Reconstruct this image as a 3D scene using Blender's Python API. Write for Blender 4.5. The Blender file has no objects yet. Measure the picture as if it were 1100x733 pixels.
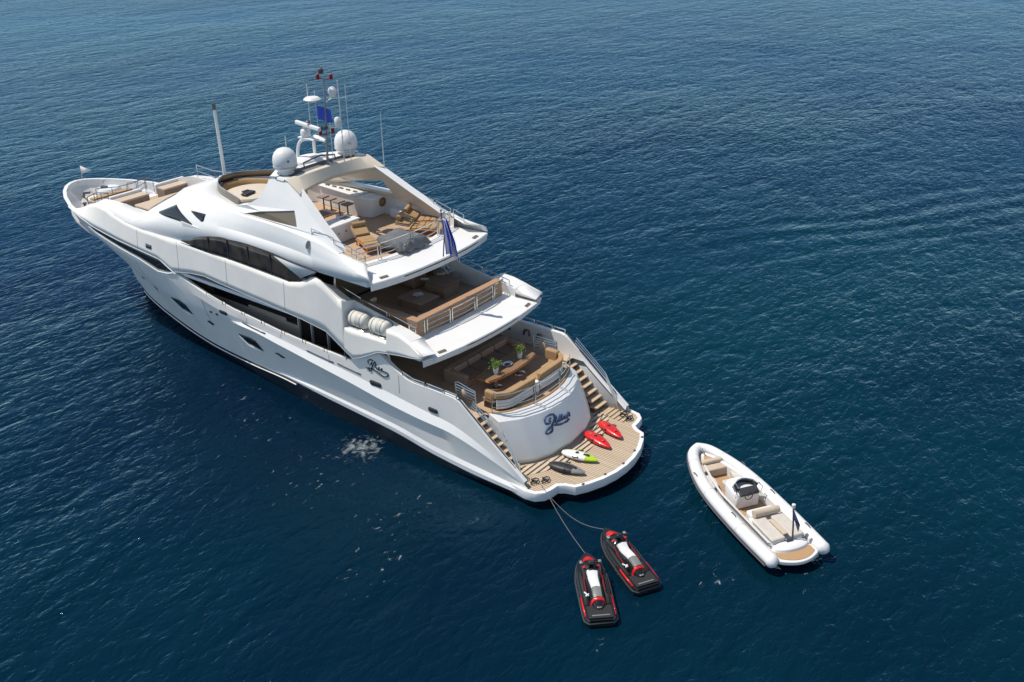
import bpy, math, random
from mathutils import Vector, Matrix
random.seed(7)
R = math.radians
scene = bpy.context.scene
COL = scene.collection

# ------------------------------------------------------------------ camera
cam_d = bpy.data.cameras.new('camera')
cam = bpy.data.objects.new('camera', cam_d); COL.objects.link(cam)
_d = Vector((0.5583432, -0.7063788, -0.4350653)); _r = Vector((-0.7891885, -0.6139426, -0.0160021)); _u = Vector((0.2558016, -0.3522832, 0.9002567))
cam.matrix_world = Matrix(((_r.x, _u.x, -_d.x, -18.8287), (_r.y, _u.y, -_d.y, 31.4724), (_r.z, _u.z, -_d.z, 24.1901), (0, 0, 0, 1)))
cam_d.sensor_width = 36; cam_d.lens = 35.873; cam_d.clip_start = 0.5; cam_d.clip_end = 5000
scene.camera = cam

# ------------------------------------------------------------------ sky and sun
SUN_EL = R(62.5); SUN_AZ = math.atan2(0.55, 1.0)          # direction towards the sun, from +x towards +y
world = bpy.data.worlds.new('World'); scene.world = world; world.use_nodes = True
wn = world.node_tree.nodes; wl = world.node_tree.links
sky = wn.new('ShaderNodeTexSky'); sky.sky_type = 'NISHITA'; sky.sun_disc = False
sky.sun_elevation = SUN_EL; sky.sun_rotation = R(90) - SUN_AZ
sky.air_density = 1.0; sky.dust_density = 0.0; sky.ozone_density = 1.6; sky.altitude = 1500
warm = wn.new('ShaderNodeVectorMath'); warm.operation = 'MULTIPLY'; warm.inputs[1].default_value = (1.16, 1.0, .84)     # neutral white balance
wl.new(sky.outputs[0], warm.inputs[0]); wl.new(warm.outputs[0], wn['Background'].inputs[0]); wn['Background'].inputs[1].default_value = 0.15
sd = bpy.data.lights.new('sun', 'SUN'); sun = bpy.data.objects.new('sun', sd); COL.objects.link(sun)
sd.energy = 4.3; sd.angle = R(0.53); sd.color = (1.0, 0.935, 0.84)
_s = Vector((math.cos(SUN_EL) * math.cos(SUN_AZ), math.cos(SUN_EL) * math.sin(SUN_AZ), math.sin(SUN_EL)))
sun.rotation_euler = _s.to_track_quat('Z', 'Y').to_euler()
sun.location = (0, 0, 60)
scene.view_settings.view_transform = 'Standard'; scene.view_settings.look = 'None'
scene.view_settings.exposure = 0.06; scene.view_settings.gamma = 1.0; scene.view_settings.use_curve_mapping = False

# ------------------------------------------------------------------ materials
def mat(name, col, rough=0.5, metal=0.0, coat=0.0, bump=0.0, bscale=30.0, var=0.0, vscale=3.0, spec=0.5):
    m = bpy.data.materials.new(name); m.use_nodes = True
    nt = m.node_tree; b = nt.nodes['Principled BSDF']
    b.inputs['Base Color'].default_value = (*col, 1); b.inputs['Roughness'].default_value = rough
    b.inputs['Metallic'].default_value = metal; b.inputs['Coat Weight'].default_value = coat
    b.inputs['Coat Roughness'].default_value = 0.06; b.inputs['Specular IOR Level'].default_value = spec
    tc = nt.nodes.new('ShaderNodeTexCoord')
    if var:
        n = nt.nodes.new('ShaderNodeTexNoise'); n.inputs['Scale'].default_value = vscale; n.inputs['Detail'].default_value = 5
        nt.links.new(tc.outputs['Object'], n.inputs['Vector'])
        mr = nt.nodes.new('ShaderNodeMapRange'); mr.inputs[1].default_value = .3; mr.inputs[2].default_value = .7
        mr.inputs[3].default_value = 1 - var; mr.inputs[4].default_value = 1 + var
        nt.links.new(n.outputs['Fac'], mr.inputs[0])
        mx = nt.nodes.new('ShaderNodeVectorMath'); mx.operation = 'SCALE'; mx.inputs[0].default_value = col
        nt.links.new(mr.outputs[0], mx.inputs['Scale']); nt.links.new(mx.outputs[0], b.inputs['Base Color'])
        nt.links.new(mr.outputs[0], b.inputs['Roughness']) if False else None
    if bump:
        n2 = nt.nodes.new('ShaderNodeTexNoise'); n2.inputs['Scale'].default_value = bscale; n2.inputs['Detail'].default_value = 6
        nt.links.new(tc.outputs['Object'], n2.inputs['Vector'])
        bp = nt.nodes.new('ShaderNodeBump'); bp.inputs['Strength'].default_value = bump; bp.inputs['Distance'].default_value = 0.02
        nt.links.new(n2.outputs['Fac'], bp.inputs['Height']); nt.links.new(bp.outputs[0], b.inputs['Normal'])
    return m

def teak(name, c1, c2, seam, width=0.12, axis=1, rough=0.6, seamw=0.12):
    m = bpy.data.materials.new(name); m.use_nodes = True
    nt = m.node_tree; L = nt.links; b = nt.nodes['Principled BSDF']; b.inputs['Roughness'].default_value = rough
    b.inputs['Specular IOR Level'].default_value = 0.25
    tc = nt.nodes.new('ShaderNodeTexCoord'); sp = nt.nodes.new('ShaderNodeSeparateXYZ'); L.new(tc.outputs['Object'], sp.inputs[0])
    mu = nt.nodes.new('ShaderNodeMath'); mu.operation = 'DIVIDE'; mu.inputs[1].default_value = width; L.new(sp.outputs[axis], mu.inputs[0])
    fr = nt.nodes.new('ShaderNodeMath'); fr.operation = 'FRACT'; L.new(mu.outputs[0], fr.inputs[0])
    fl = nt.nodes.new('ShaderNodeMath'); fl.operation = 'FLOOR'; L.new(mu.outputs[0], fl.inputs[0])
    wn_ = nt.nodes.new('ShaderNodeTexWhiteNoise'); wn_.noise_dimensions = '1D'; L.new(fl.outputs[0], wn_.inputs['W'])
    mp = nt.nodes.new('ShaderNodeMapping'); sc = [1.2, 1.2, 1.2]; sc[axis] = 18
    mp.inputs['Scale'].default_value = sc; L.new(tc.outputs['Object'], mp.inputs['Vector'])
    gr = nt.nodes.new('ShaderNodeTexNoise'); gr.inputs['Scale'].default_value = 2.5; gr.inputs['Detail'].default_value = 5; L.new(mp.outputs[0], gr.inputs['Vector'])
    ad = nt.nodes.new('ShaderNodeMath'); ad.operation = 'ADD'; L.new(wn_.outputs[0], ad.inputs[0]); L.new(gr.outputs['Fac'], ad.inputs[1])
    hf = nt.nodes.new('ShaderNodeMath'); hf.operation = 'MULTIPLY'; hf.inputs[1].default_value = .5; L.new(ad.outputs[0], hf.inputs[0])
    mx = nt.nodes.new('ShaderNodeMix'); mx.data_type = 'RGBA'; mx.inputs[6].default_value = (*c1, 1); mx.inputs[7].default_value = (*c2, 1); L.new(hf.outputs[0], mx.inputs[0])
    lt = nt.nodes.new('ShaderNodeMath'); lt.operation = 'LESS_THAN'; lt.inputs[1].default_value = seamw; L.new(fr.outputs[0], lt.inputs[0])
    m2 = nt.nodes.new('ShaderNodeMix'); m2.data_type = 'RGBA'; m2.inputs[7].default_value = (*seam, 1)
    L.new(lt.outputs[0], m2.inputs[0]); L.new(mx.outputs[2], m2.inputs[6]); L.new(m2.outputs[2], b.inputs['Base Color'])
    return m

M = {}
M['white'] = mat('white_gelcoat', (.77, .765, .75), .38, coat=.15, var=.02, vscale=.8)
M['hull'] = mat('silver_hull_paint', (.79, .76, .705), .42, coat=.08, var=.04, vscale=.9)
M['grey'] = mat('grey_gelcoat', (.42, .42, .43), .4, coat=.3)
M['cream'] = mat('cream_paint_and_bounce', (.62, .55, .45), .55, var=.03)  # helm console colour; on the arch it paints warm bounce from the teak
M['groove'] = mat('grey_recess', (.16, .16, .17), .5)
M['shaded_wall'] = mat('shaded_wall', (.36, .31, .26), .6, var=.05)  # saloon wall, its colour darkened for the shade of the side deck
M['lens_glass'] = mat('lens_glass', (.040, .030, .022), .07, var=.75, vscale=1.6, spec=.6)
M['black'] = mat('black_antifoul', (.008, .01, .014), .35, var=.2, vscale=2)
M['glass'] = mat('tinted_glass', (.012, .012, .013), .06, spec=.6)
M['bronze_glass'] = mat('bronze_glass', (.16, .125, .085), .12, spec=.6)
M['dark'] = mat('dark_interior', (.03, .022, .018), .6)
M['chrome'] = mat('polished_steel', (.72, .70, .66), .22, metal=1.0)
M['steel_dark'] = mat('dark_steel', (.12, .12, .13), .4, metal=.6)
M['deck'] = teak('teak_deck', (.43, .295, .19), (.56, .41, .28), (.20, .13, .085), .11, 1, seamw=.1)
M['deck_shade'] = teak('teak_deck_shaded', (.17, .105, .07), (.22, .14, .095), (.07, .045, .03), .1, 1)  # deck teak with shade put into its colour, not assigned anywhere
M['platform_deck'] = teak('teak_platform', (.46, .36, .25), (.60, .48, .35), (.13, .09, .07), .115, 1, seamw=.2)
M['grate'] = teak('teak_grate', (.50, .41, .30), (.62, .51, .38), (.08, .055, .045), .24, 0, seamw=.38)
M['step'] = teak('teak_step', (.50, .38, .25), (.60, .46, .32), (.2, .14, .1), .08, 1)
M['teak_dark'] = teak('dark_teak_joinery', (.13, .075, .05), (.19, .11, .07), (.06, .035, .025), .12, 2, seamw=.08)
M['teak_gold'] = teak('golden_teak', (.40, .245, .125), (.50, .32, .175), (.22, .13, .07), .3, 2, seamw=.06)
M['table_top'] = teak('table_teak', (.22, .13, .07), (.30, .185, .10), (.10, .06, .04), .25, 0, seamw=.05)
M['wicker'] = mat('brown_wicker', (.42, .27, .18), .75, bump=.8, bscale=45, var=.12, vscale=20)
M['wicker_tan'] = mat('tan_wicker', (.40, .235, .135), .7, bump=.8, bscale=45, var=.12, vscale=16)
M['pale_pad'] = mat('pale_upholstery', (.56, .51, .45), .8, bump=.4, bscale=9, var=.06)
M['brown_cushion'] = mat('brown_cushion', (.24, .155, .11), .85, bump=.3, bscale=12, var=.1, vscale=4)
M['ochre'] = mat('ochre_cushion', (.37, .235, .115), .85, bump=.3, bscale=10, var=.08, vscale=4)
M['beige'] = mat('beige_cushion', (.52, .42, .32), .85, bump=.3, bscale=10, var=.05)
M['taupe'] = mat('taupe_cushion', (.24, .19, .165), .85, bump=.3, bscale=10, var=.05)
M['black_fabric'] = mat('black_fabric', (.02, .02, .024), .8, bump=.3, bscale=12)
M['grey_cover'] = mat('grey_cover', (.13, .135, .14), .8, bump=.8, bscale=5, var=.15, vscale=3)
M['dome'] = mat('dome_white', (.72, .72, .71), .4, coat=.1)
M['raft'] = mat('raft_white', (.62, .60, .54), .5, var=.06, vscale=6)
M['strap'] = mat('strap_grey', (.12, .12, .11), .8)
M['rope'] = mat('rope_grey', (.13, .13, .14), .8)
M['black_rubber'] = mat('black_rubber', (.02, .02, .022), .5)
M['dark_red'] = mat('dark_red_lens', (.22, .01, .012), .3)
M['red'] = mat('red_plastic', (.62, .012, .012), .3, coat=.3)
M['lime'] = mat('lime_plastic', (.42, .62, .03), .3, coat=.3)
M['blue'] = mat('flag_blue', (.05, .09, .55), .8)
M['flag_white'] = mat('flag_white', (.72, .72, .74), .8)
M['navy'] = mat('navy_letters', (.035, .06, .15), .35)
M['letter_black'] = mat('black_letters', (.012, .015, .015), .3)
M['tube'] = mat('white_hypalon', (.72, .72, .71), .5, bump=.15, bscale=3, var=.02, vscale=2)
M['ski_trim'] = mat('dark_trim', (.045, .045, .05), .4)
M['tube_grey'] = mat('grey_rubber_strake', (.10, .10, .11), .55)
M['ski_black'] = mat('black_hull_plastic', (.012, .013, .015), .28, coat=.3)
M['ski_mat'] = mat('deck_mat_charcoal', (.016, .017, .019), .75, bump=.6, bscale=50)
M['ski_silver'] = mat('silver_plastic', (.30, .30, .28), .3, metal=.4)
M['leaf'] = mat('plant_leaf', (.17, .26, .04), .6, var=.3, vscale=20)
M['pot'] = mat('pot_white', (.62, .62, .66), .4)
M['orange_teak'] = mat('varnished_teak', (.52, .20, .045), .3, coat=.3)

# ------------------------------------------------------------------ helpers
def pchip(xs, ys):
    n = len(xs); h = [xs[i+1]-xs[i] for i in range(n-1)]; dl = [(ys[i+1]-ys[i])/h[i] for i in range(n-1)]
    m = [0.0]*n; m[0] = dl[0]; m[-1] = dl[-1]
    for i in range(1, n-1):
        if dl[i-1]*dl[i] <= 0: m[i] = 0
        else:
            w1 = 2*h[i]+h[i-1]; w2 = h[i]+2*h[i-1]; m[i] = (w1+w2)/(w1/dl[i-1]+w2/dl[i])
    def f(x):
        if x <= xs[0]: return ys[0]
        if x >= xs[-1]: return ys[-1]
        k = 0
        while x > xs[k+1]: k += 1
        t = (x-xs[k])/h[k]; t2 = t*t; t3 = t2*t
        return (2*t3-3*t2+1)*ys[k]+(t3-2*t2+t)*h[k]*m[k]+(-2*t3+3*t2)*ys[k+1]+(t3-t2)*h[k]*m[k+1]
    return f
def lin(xs, ys):
    def f(x):
        if x <= xs[0]: return ys[0]
        if x >= xs[-1]: return ys[-1]
        k = 0
        while x > xs[k+1]: k += 1
        return ys[k]+(ys[k+1]-ys[k])*(x-xs[k])/max(1e-9, xs[k+1]-xs[k])
    return f
def crv(nodes, per=6):
    """smooth curve through 3-D nodes, `per` steps per node interval"""
    idx = list(range(len(nodes))); fs = [pchip(idx, [p[a] for p in nodes]) for a in range(3)]
    out = []
    for i in range((len(nodes)-1)*per+1):
        t = i/per; out.append(tuple(f(t) for f in fs))
    return out
def spline(nodes, per=6, closed=False):
    P = [Vector(p) for p in nodes]; n = len(P); out = []
    segs = n if closed else n-1
    for i in range(segs):
        if closed: a, b, c, d = P[(i-1) % n], P[i], P[(i+1) % n], P[(i+2) % n]
        else: a, b, c, d = P[max(0, i-1)], P[i], P[i+1], P[min(n-1, i+2)]
        for k in range(per):
            t = k/per
            out.append(tuple(0.5*((2*b)+(c-a)*t+(2*a-5*b+4*c-d)*t*t+(3*b-a-3*c+d)*t*t*t)))
    if not closed: out.append(tuple(P[-1]))
    return out

class MB:
    def __init__(s): s.v = []; s.f = []; s.m = []; s.mi = 0
    def add(s, vs, fs):
        o = len(s.v); s.v += [tuple(v) for v in vs]; s.f += [tuple(i+o for i in f) for f in fs]; s.m += [s.mi]*len(fs)
    def box(s, c, d, rz=0, ry=0, rx=0, taper=1.0):
        M_ = Matrix.Translation(c) @ Matrix.Rotation(rz, 4, 'Z') @ Matrix.Rotation(ry, 4, 'Y') @ Matrix.Rotation(rx, 4, 'X')
        x, y, z = d[0]/2, d[1]/2, d[2]/2; t = taper
        vs = [M_ @ Vector(p) for p in ((-x, -y, -z), (x, -y, -z), (x, y, -z), (-x, y, -z), (-x*t, -y*t, z), (x*t, -y*t, z), (x*t, y*t, z), (-x*t, y*t, z))]
        s.add(vs, [(0, 3, 2, 1), (4, 5, 6, 7), (0, 1, 5, 4), (1, 2, 6, 5), (2, 3, 7, 6), (3, 0, 4, 7)])
    def prism(s, poly, z0, z1):
        n = len(poly); vs = [(p[0], p[1], z0) for p in poly]+[(p[0], p[1], z1) for p in poly]
        s.add(vs, [tuple(range(n-1, -1, -1)), tuple(range(n, 2*n))]+[(i, (i+1) % n, (i+1) % n+n, i+n) for i in range(n)])
    def grid(s, rows, closed_u=False, closed_v=False):
        n = len(rows); k = len(rows[0]); vs = [p for r in rows for p in r]; fs = []
        for i in range(n if closed_v else n-1):
            for j in range(k if closed_u else k-1):
                a = i*k+j; b = i*k+(j+1) % k; c = ((i+1) % n)*k+(j+1) % k; d = ((i+1) % n)*k+j
                fs.append((a, b, c, d))
        s.add(vs, fs)
    def tube(s, pts, r, n=8, closed=False, cap=True):
        P = [Vector(p) for p in pts]; rr = r if isinstance(r, (list, tuple)) else [r]*len(P)
        rows = []; prev = None
        for i, p in enumerate(P):
            if closed: t = P[(i+1) % len(P)]-P[i-1]
            else: t = P[min(i+1, len(P)-1)]-P[max(i-1, 0)]
            if t.length < 1e-9: t = Vector((0, 0, 1))
            t.normalize()
            if prev is None:
                a = Vector((0, 0, 1)) if abs(t.z) < .9 else Vector((1, 0, 0)); nn = t.cross(a).normalized()
            else:
                nn = prev-t*prev.dot(t)
                nn = nn.normalized() if nn.length > 1e-6 else t.orthogonal().normalized()
            prev = nn; b = t.cross(nn)
            rows.append([tuple(p+(nn*math.cos(2*math.pi*j/n)+b*math.sin(2*math.pi*j/n))*rr[i]) for j in range(n)])
        s.grid(rows, closed_u=True, closed_v=closed)
        if cap and not closed:
            s.add(rows[0], [tuple(range(n-1, -1, -1))]); s.add(rows[-1], [tuple(range(n))])
    def lathe(s, prof, c=(0, 0, 0), n=20, sx=1, sy=1):
        rows = [[(c[0]+r*sx*math.cos(2*math.pi*j/n), c[1]+r*sy*math.sin(2*math.pi*j/n), c[2]+z) for j in range(n)] for r, z in prof]
        s.grid(rows, closed_u=True)
        if prof[0][0] > 1e-4: s.add(rows[0], [tuple(range(n-1, -1, -1))])
        if prof[-1][0] > 1e-4: s.add(rows[-1], [tuple(range(n))])
    def mirror_y(s):
        n = len(s.v); nf = len(s.f)
        s.v += [(x, -y, z) for x, y, z in s.v]; s.f += [tuple(i+n for i in reversed(f)) for f in s.f[:nf]]; s.m += s.m[:nf]
    def build(s, name, mats, parent=None, smooth=35, bev=0, solid=0, soff=0, bseg=2, fix=True, merge=True):
        me = bpy.data.meshes.new(name); me.from_pydata(s.v, [], s.f)
        if not isinstance(mats, (list, tuple)): mats = [mats]
        for m_ in mats: me.materials.append(m_)
        me.polygons.foreach_set('material_index', s.m)
        import bmesh
        bm = bmesh.new(); bm.from_mesh(me)
        if merge: bmesh.ops.remove_doubles(bm, verts=bm.verts, dist=1e-4)
        bmesh.ops.dissolve_degenerate(bm, edges=bm.edges, dist=1e-5)
        if fix: bmesh.ops.recalc_face_normals(bm, faces=bm.faces)
        bm.to_mesh(me); bm.free()
        if smooth:
            me.polygons.foreach_set('use_smooth', [True]*len(me.polygons)); me.set_sharp_from_angle(angle=R(smooth))
        o = bpy.data.objects.new(name, me); COL.objects.link(o)
        if parent: o.parent = parent
        if solid:
            md = o.modifiers.new('solid', 'SOLIDIFY'); md.thickness = solid; md.offset = soff
        if bev:
            md = o.modifiers.new('bevel', 'BEVEL'); md.width = bev; md.segments = bseg; md.limit_method = 'ANGLE'; md.angle_limit = R(40)
        return o
def thing(name, label, cat, loc=(0, 0, 0), rz=0, group=None):
    o = bpy.data.objects.new(name, None); COL.objects.link(o); o.location = loc; o.rotation_euler = (0, 0, rz)
    o.empty_display_size = .3; o['label'] = label; o['category'] = cat
    if group: o['group'] = group
    return o
def tag(o, label, cat, group=None):
    o['label'] = label; o['category'] = cat
    if group: o['group'] = group
    return o
def boxpart(name, c, d, m, parent, bev=.03, rz=0, ry=0, rx=0, taper=1):
    b = MB(); b.box(c, d, rz, ry, rx, taper); return b.build(name, m, parent, bev=bev, smooth=40)
def copy_tree(o, parent=None):
    c = o.copy(); COL.objects.link(c); c.parent = parent
    for ch in list(o.children): copy_tree(ch, c)
    return c

# ------------------------------------------------------------------ the sea
WK = (10.55, -26.94, .815, -.58, -20)      # point on the old wake line, its normal, where it starts
def make_sea():
    b = MB(); S = 1500
    b.add([(-S, -S, 0), (S, -S, 0), (S, S, 0), (-S, S, 0)], [(0, 1, 2, 3)])
    m = bpy.data.materials.new('sea_water'); m.use_nodes = True; nt = m.node_tree; L = nt.links
    N = nt.nodes.new; P = nt.nodes['Principled BSDF']
    P.inputs['Roughness'].default_value = .07; P.inputs['IOR'].default_value = 1.333; P.inputs['Specular IOR Level'].default_value = .36; P.inputs['Specular Tint'].default_value = (.30, .68, 1.0, 1)
    geo = N('ShaderNodeNewGeometry')
    def noise(scale, detail, rot=0, stretch=(1, 1, 1), rough=.5, dist=0):
        mp = N('ShaderNodeMapping'); mp.inputs['Rotation'].default_value = (0, 0, rot); mp.inputs['Scale'].default_value = stretch
        L.new(geo.outputs['Position'], mp.inputs['Vector'])
        n = N('ShaderNodeTexNoise'); n.inputs['Scale'].default_value = scale; n.inputs['Detail'].default_value = detail
        n.inputs['Roughness'].default_value = rough; n.inputs['Distortion'].default_value = dist
        L.new(mp.outputs[0], n.inputs['Vector']); return n.outputs['Fac']
    def math_(op, a, b_):
        q = N('ShaderNodeMath'); q.operation = op
        for i, v in enumerate((a, b_)):
            if v is None: continue
            if isinstance(v, (int, float)): q.inputs[i].default_value = v
            else: L.new(v, q.inputs[i])
        return q.outputs[0]
    WD = R(35)
    w1 = noise(.22, 2, WD, (1.0, .5, 1), .5, .3)
    w2 = noise(.85, 2, WD-R(10), (1.0, .5, 1), .5, .4)
    w3 = noise(2.8, 3, WD+R(12), (1.0, .55, 1), .55, .3)
    w4 = noise(7.0, 3, WD, (1.0, .8, 1), .6, .2)
    def ridge(w, k):   # sharpen crests
        q = math_('ABSOLUTE', math_('SUBTRACT', w, .5), None); return math_('MULTIPLY', math_('SUBTRACT', .5, q), k)
    h = math_('ADD', math_('MULTIPLY', w1, .5), math_('MULTIPLY', w2, .38))
    h = math_('ADD', h, ridge(w2, .16)); h = math_('ADD', h, math_('MULTIPLY', w3, .19))
    h = math_('ADD', h, ridge(w3, .10)); h = math_('ADD', h, math_('MULTIPLY', w4, .045))
    patchy = noise(.035, 3, .9, (1, .6, 1), .55, .4)
    pm = N('ShaderNodeMapRange'); pm.inputs[1].default_value = .3; pm.inputs[2].default_value = .7; pm.inputs[3].default_value = .55; pm.inputs[4].default_value = 1.35; L.new(patchy, pm.inputs[0])
    h = math_('MULTIPLY', h, pm.outputs[0])
    # long low wake of a boat that has passed, starboard
    sx = N('ShaderNodeSeparateXYZ'); L.new(geo.outputs['Position'], sx.inputs[0])
    wob = math_('MULTIPLY', math_('SUBTRACT', noise(.05, 2, 0), .5), 6.0)
    dd = math_('ADD', math_('ADD', math_('MULTIPLY', math_('SUBTRACT', sx.outputs[0], WK[0]), WK[2]), math_('MULTIPLY', math_('SUBTRACT', sx.outputs[1], WK[1]), WK[3])), wob)
    env = math_('POWER', 2.718, math_('MULTIPLY', math_('MULTIPLY', dd, dd), -.035))
    fade = N('ShaderNodeMapRange'); fade.inputs[1].default_value = WK[4]; fade.inputs[2].default_value = WK[4]-14; L.new(sx.outputs[1], fade.inputs[0])
    wk = math_('MULTIPLY', math_('MULTIPLY', math_('SINE', math_('MULTIPLY', dd, 2.3), None), env), math_('MULTIPLY', fade.outputs[0], .085))
    h = math_('ADD', h, wk)
    bp = N('ShaderNodeBump'); bp.inputs['Strength'].default_value = 1.0; bp.inputs['Distance'].default_value = .50
    L.new(h, bp.inputs['Height']); L.new(bp.outputs[0], P.inputs['Normal'])
    # colour of the water body: deep navy with slow teal patches
    big = noise(.022, 3, .3, (1, 1, 1), .5, .3)
    cr = N('ShaderNodeValToRGB'); cr.color_ramp.elements[0].position = .36; cr.color_ramp.elements[1].position = .66
    cr.color_ramp.elements[0].color = (.0008, .0090, .022, 1); cr.color_ramp.elements[1].color = (.0006, .026, .037, 1)
    L.new(big, cr.inputs['Fac'])
    # water glints painted pale: patch beside the port quarter, stray flecks near the hulls
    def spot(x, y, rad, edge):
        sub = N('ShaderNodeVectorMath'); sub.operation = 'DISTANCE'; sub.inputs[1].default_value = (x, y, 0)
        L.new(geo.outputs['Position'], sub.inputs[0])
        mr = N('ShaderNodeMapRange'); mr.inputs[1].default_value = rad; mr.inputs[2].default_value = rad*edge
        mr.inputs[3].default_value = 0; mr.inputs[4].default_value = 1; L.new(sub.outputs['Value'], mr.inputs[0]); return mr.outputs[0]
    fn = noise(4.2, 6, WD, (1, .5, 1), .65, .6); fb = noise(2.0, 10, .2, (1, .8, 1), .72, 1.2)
    glint_patch = math_('MULTIPLY', math_('SUBTRACT', math_('ADD', math_('MULTIPLY', spot(11.0, 4.9, 2.1, .05), .34), fb), .72), 3.2)
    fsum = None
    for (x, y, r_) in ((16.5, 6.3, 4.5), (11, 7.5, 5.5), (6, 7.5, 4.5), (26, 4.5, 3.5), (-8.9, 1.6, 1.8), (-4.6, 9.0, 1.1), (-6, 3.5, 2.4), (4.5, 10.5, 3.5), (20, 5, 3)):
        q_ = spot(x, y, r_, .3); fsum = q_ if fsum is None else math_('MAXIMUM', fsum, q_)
    glint_flecks = math_('MULTIPLY', math_('SUBTRACT', math_('ADD', math_('MULTIPLY', fsum, .145), fn), .770), 7.0)
    q = N('ShaderNodeClamp'); L.new(math_('MAXIMUM', glint_patch, glint_flecks), q.inputs[0])
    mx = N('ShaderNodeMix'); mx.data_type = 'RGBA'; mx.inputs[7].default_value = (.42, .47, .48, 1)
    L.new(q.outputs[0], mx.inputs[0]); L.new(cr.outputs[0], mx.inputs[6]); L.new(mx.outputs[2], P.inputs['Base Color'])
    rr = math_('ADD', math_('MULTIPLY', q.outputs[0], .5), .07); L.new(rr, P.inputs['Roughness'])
    P.inputs['Specular IOR Level'].default_value = 0.0
    gl = N('ShaderNodeBsdfGlossy'); gl.inputs['Color'].default_value = (.27, .50, .83, 1); gl.inputs['Roughness'].default_value = .09
    fr = N('ShaderNodeFresnel'); fr.inputs['IOR'].default_value = 1.333
    L.new(bp.outputs[0], gl.inputs['Normal']); L.new(bp.outputs[0], fr.inputs['Normal'])
    ms = N('ShaderNodeMixShader'); L.new(fr.outputs[0], ms.inputs[0]); L.new(P.outputs[0], ms.inputs[1]); L.new(gl.outputs[0], ms.inputs[2])
    L.new(ms.outputs[0], nt.nodes['Material Output'].inputs['Surface'])
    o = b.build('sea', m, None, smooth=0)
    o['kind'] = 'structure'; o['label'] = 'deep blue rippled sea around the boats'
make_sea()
# ================================================================== THE YACHT
# x runs forward from the stern, y to port, z up from the waterline, in metres
Y = thing('motor_yacht', 'large white three deck motor yacht with long dark side windows, moored on calm blue sea', 'yacht')
MAIN, UP, SUND, PLAT = 2.70, 5.10, 7.75, 0.70

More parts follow.
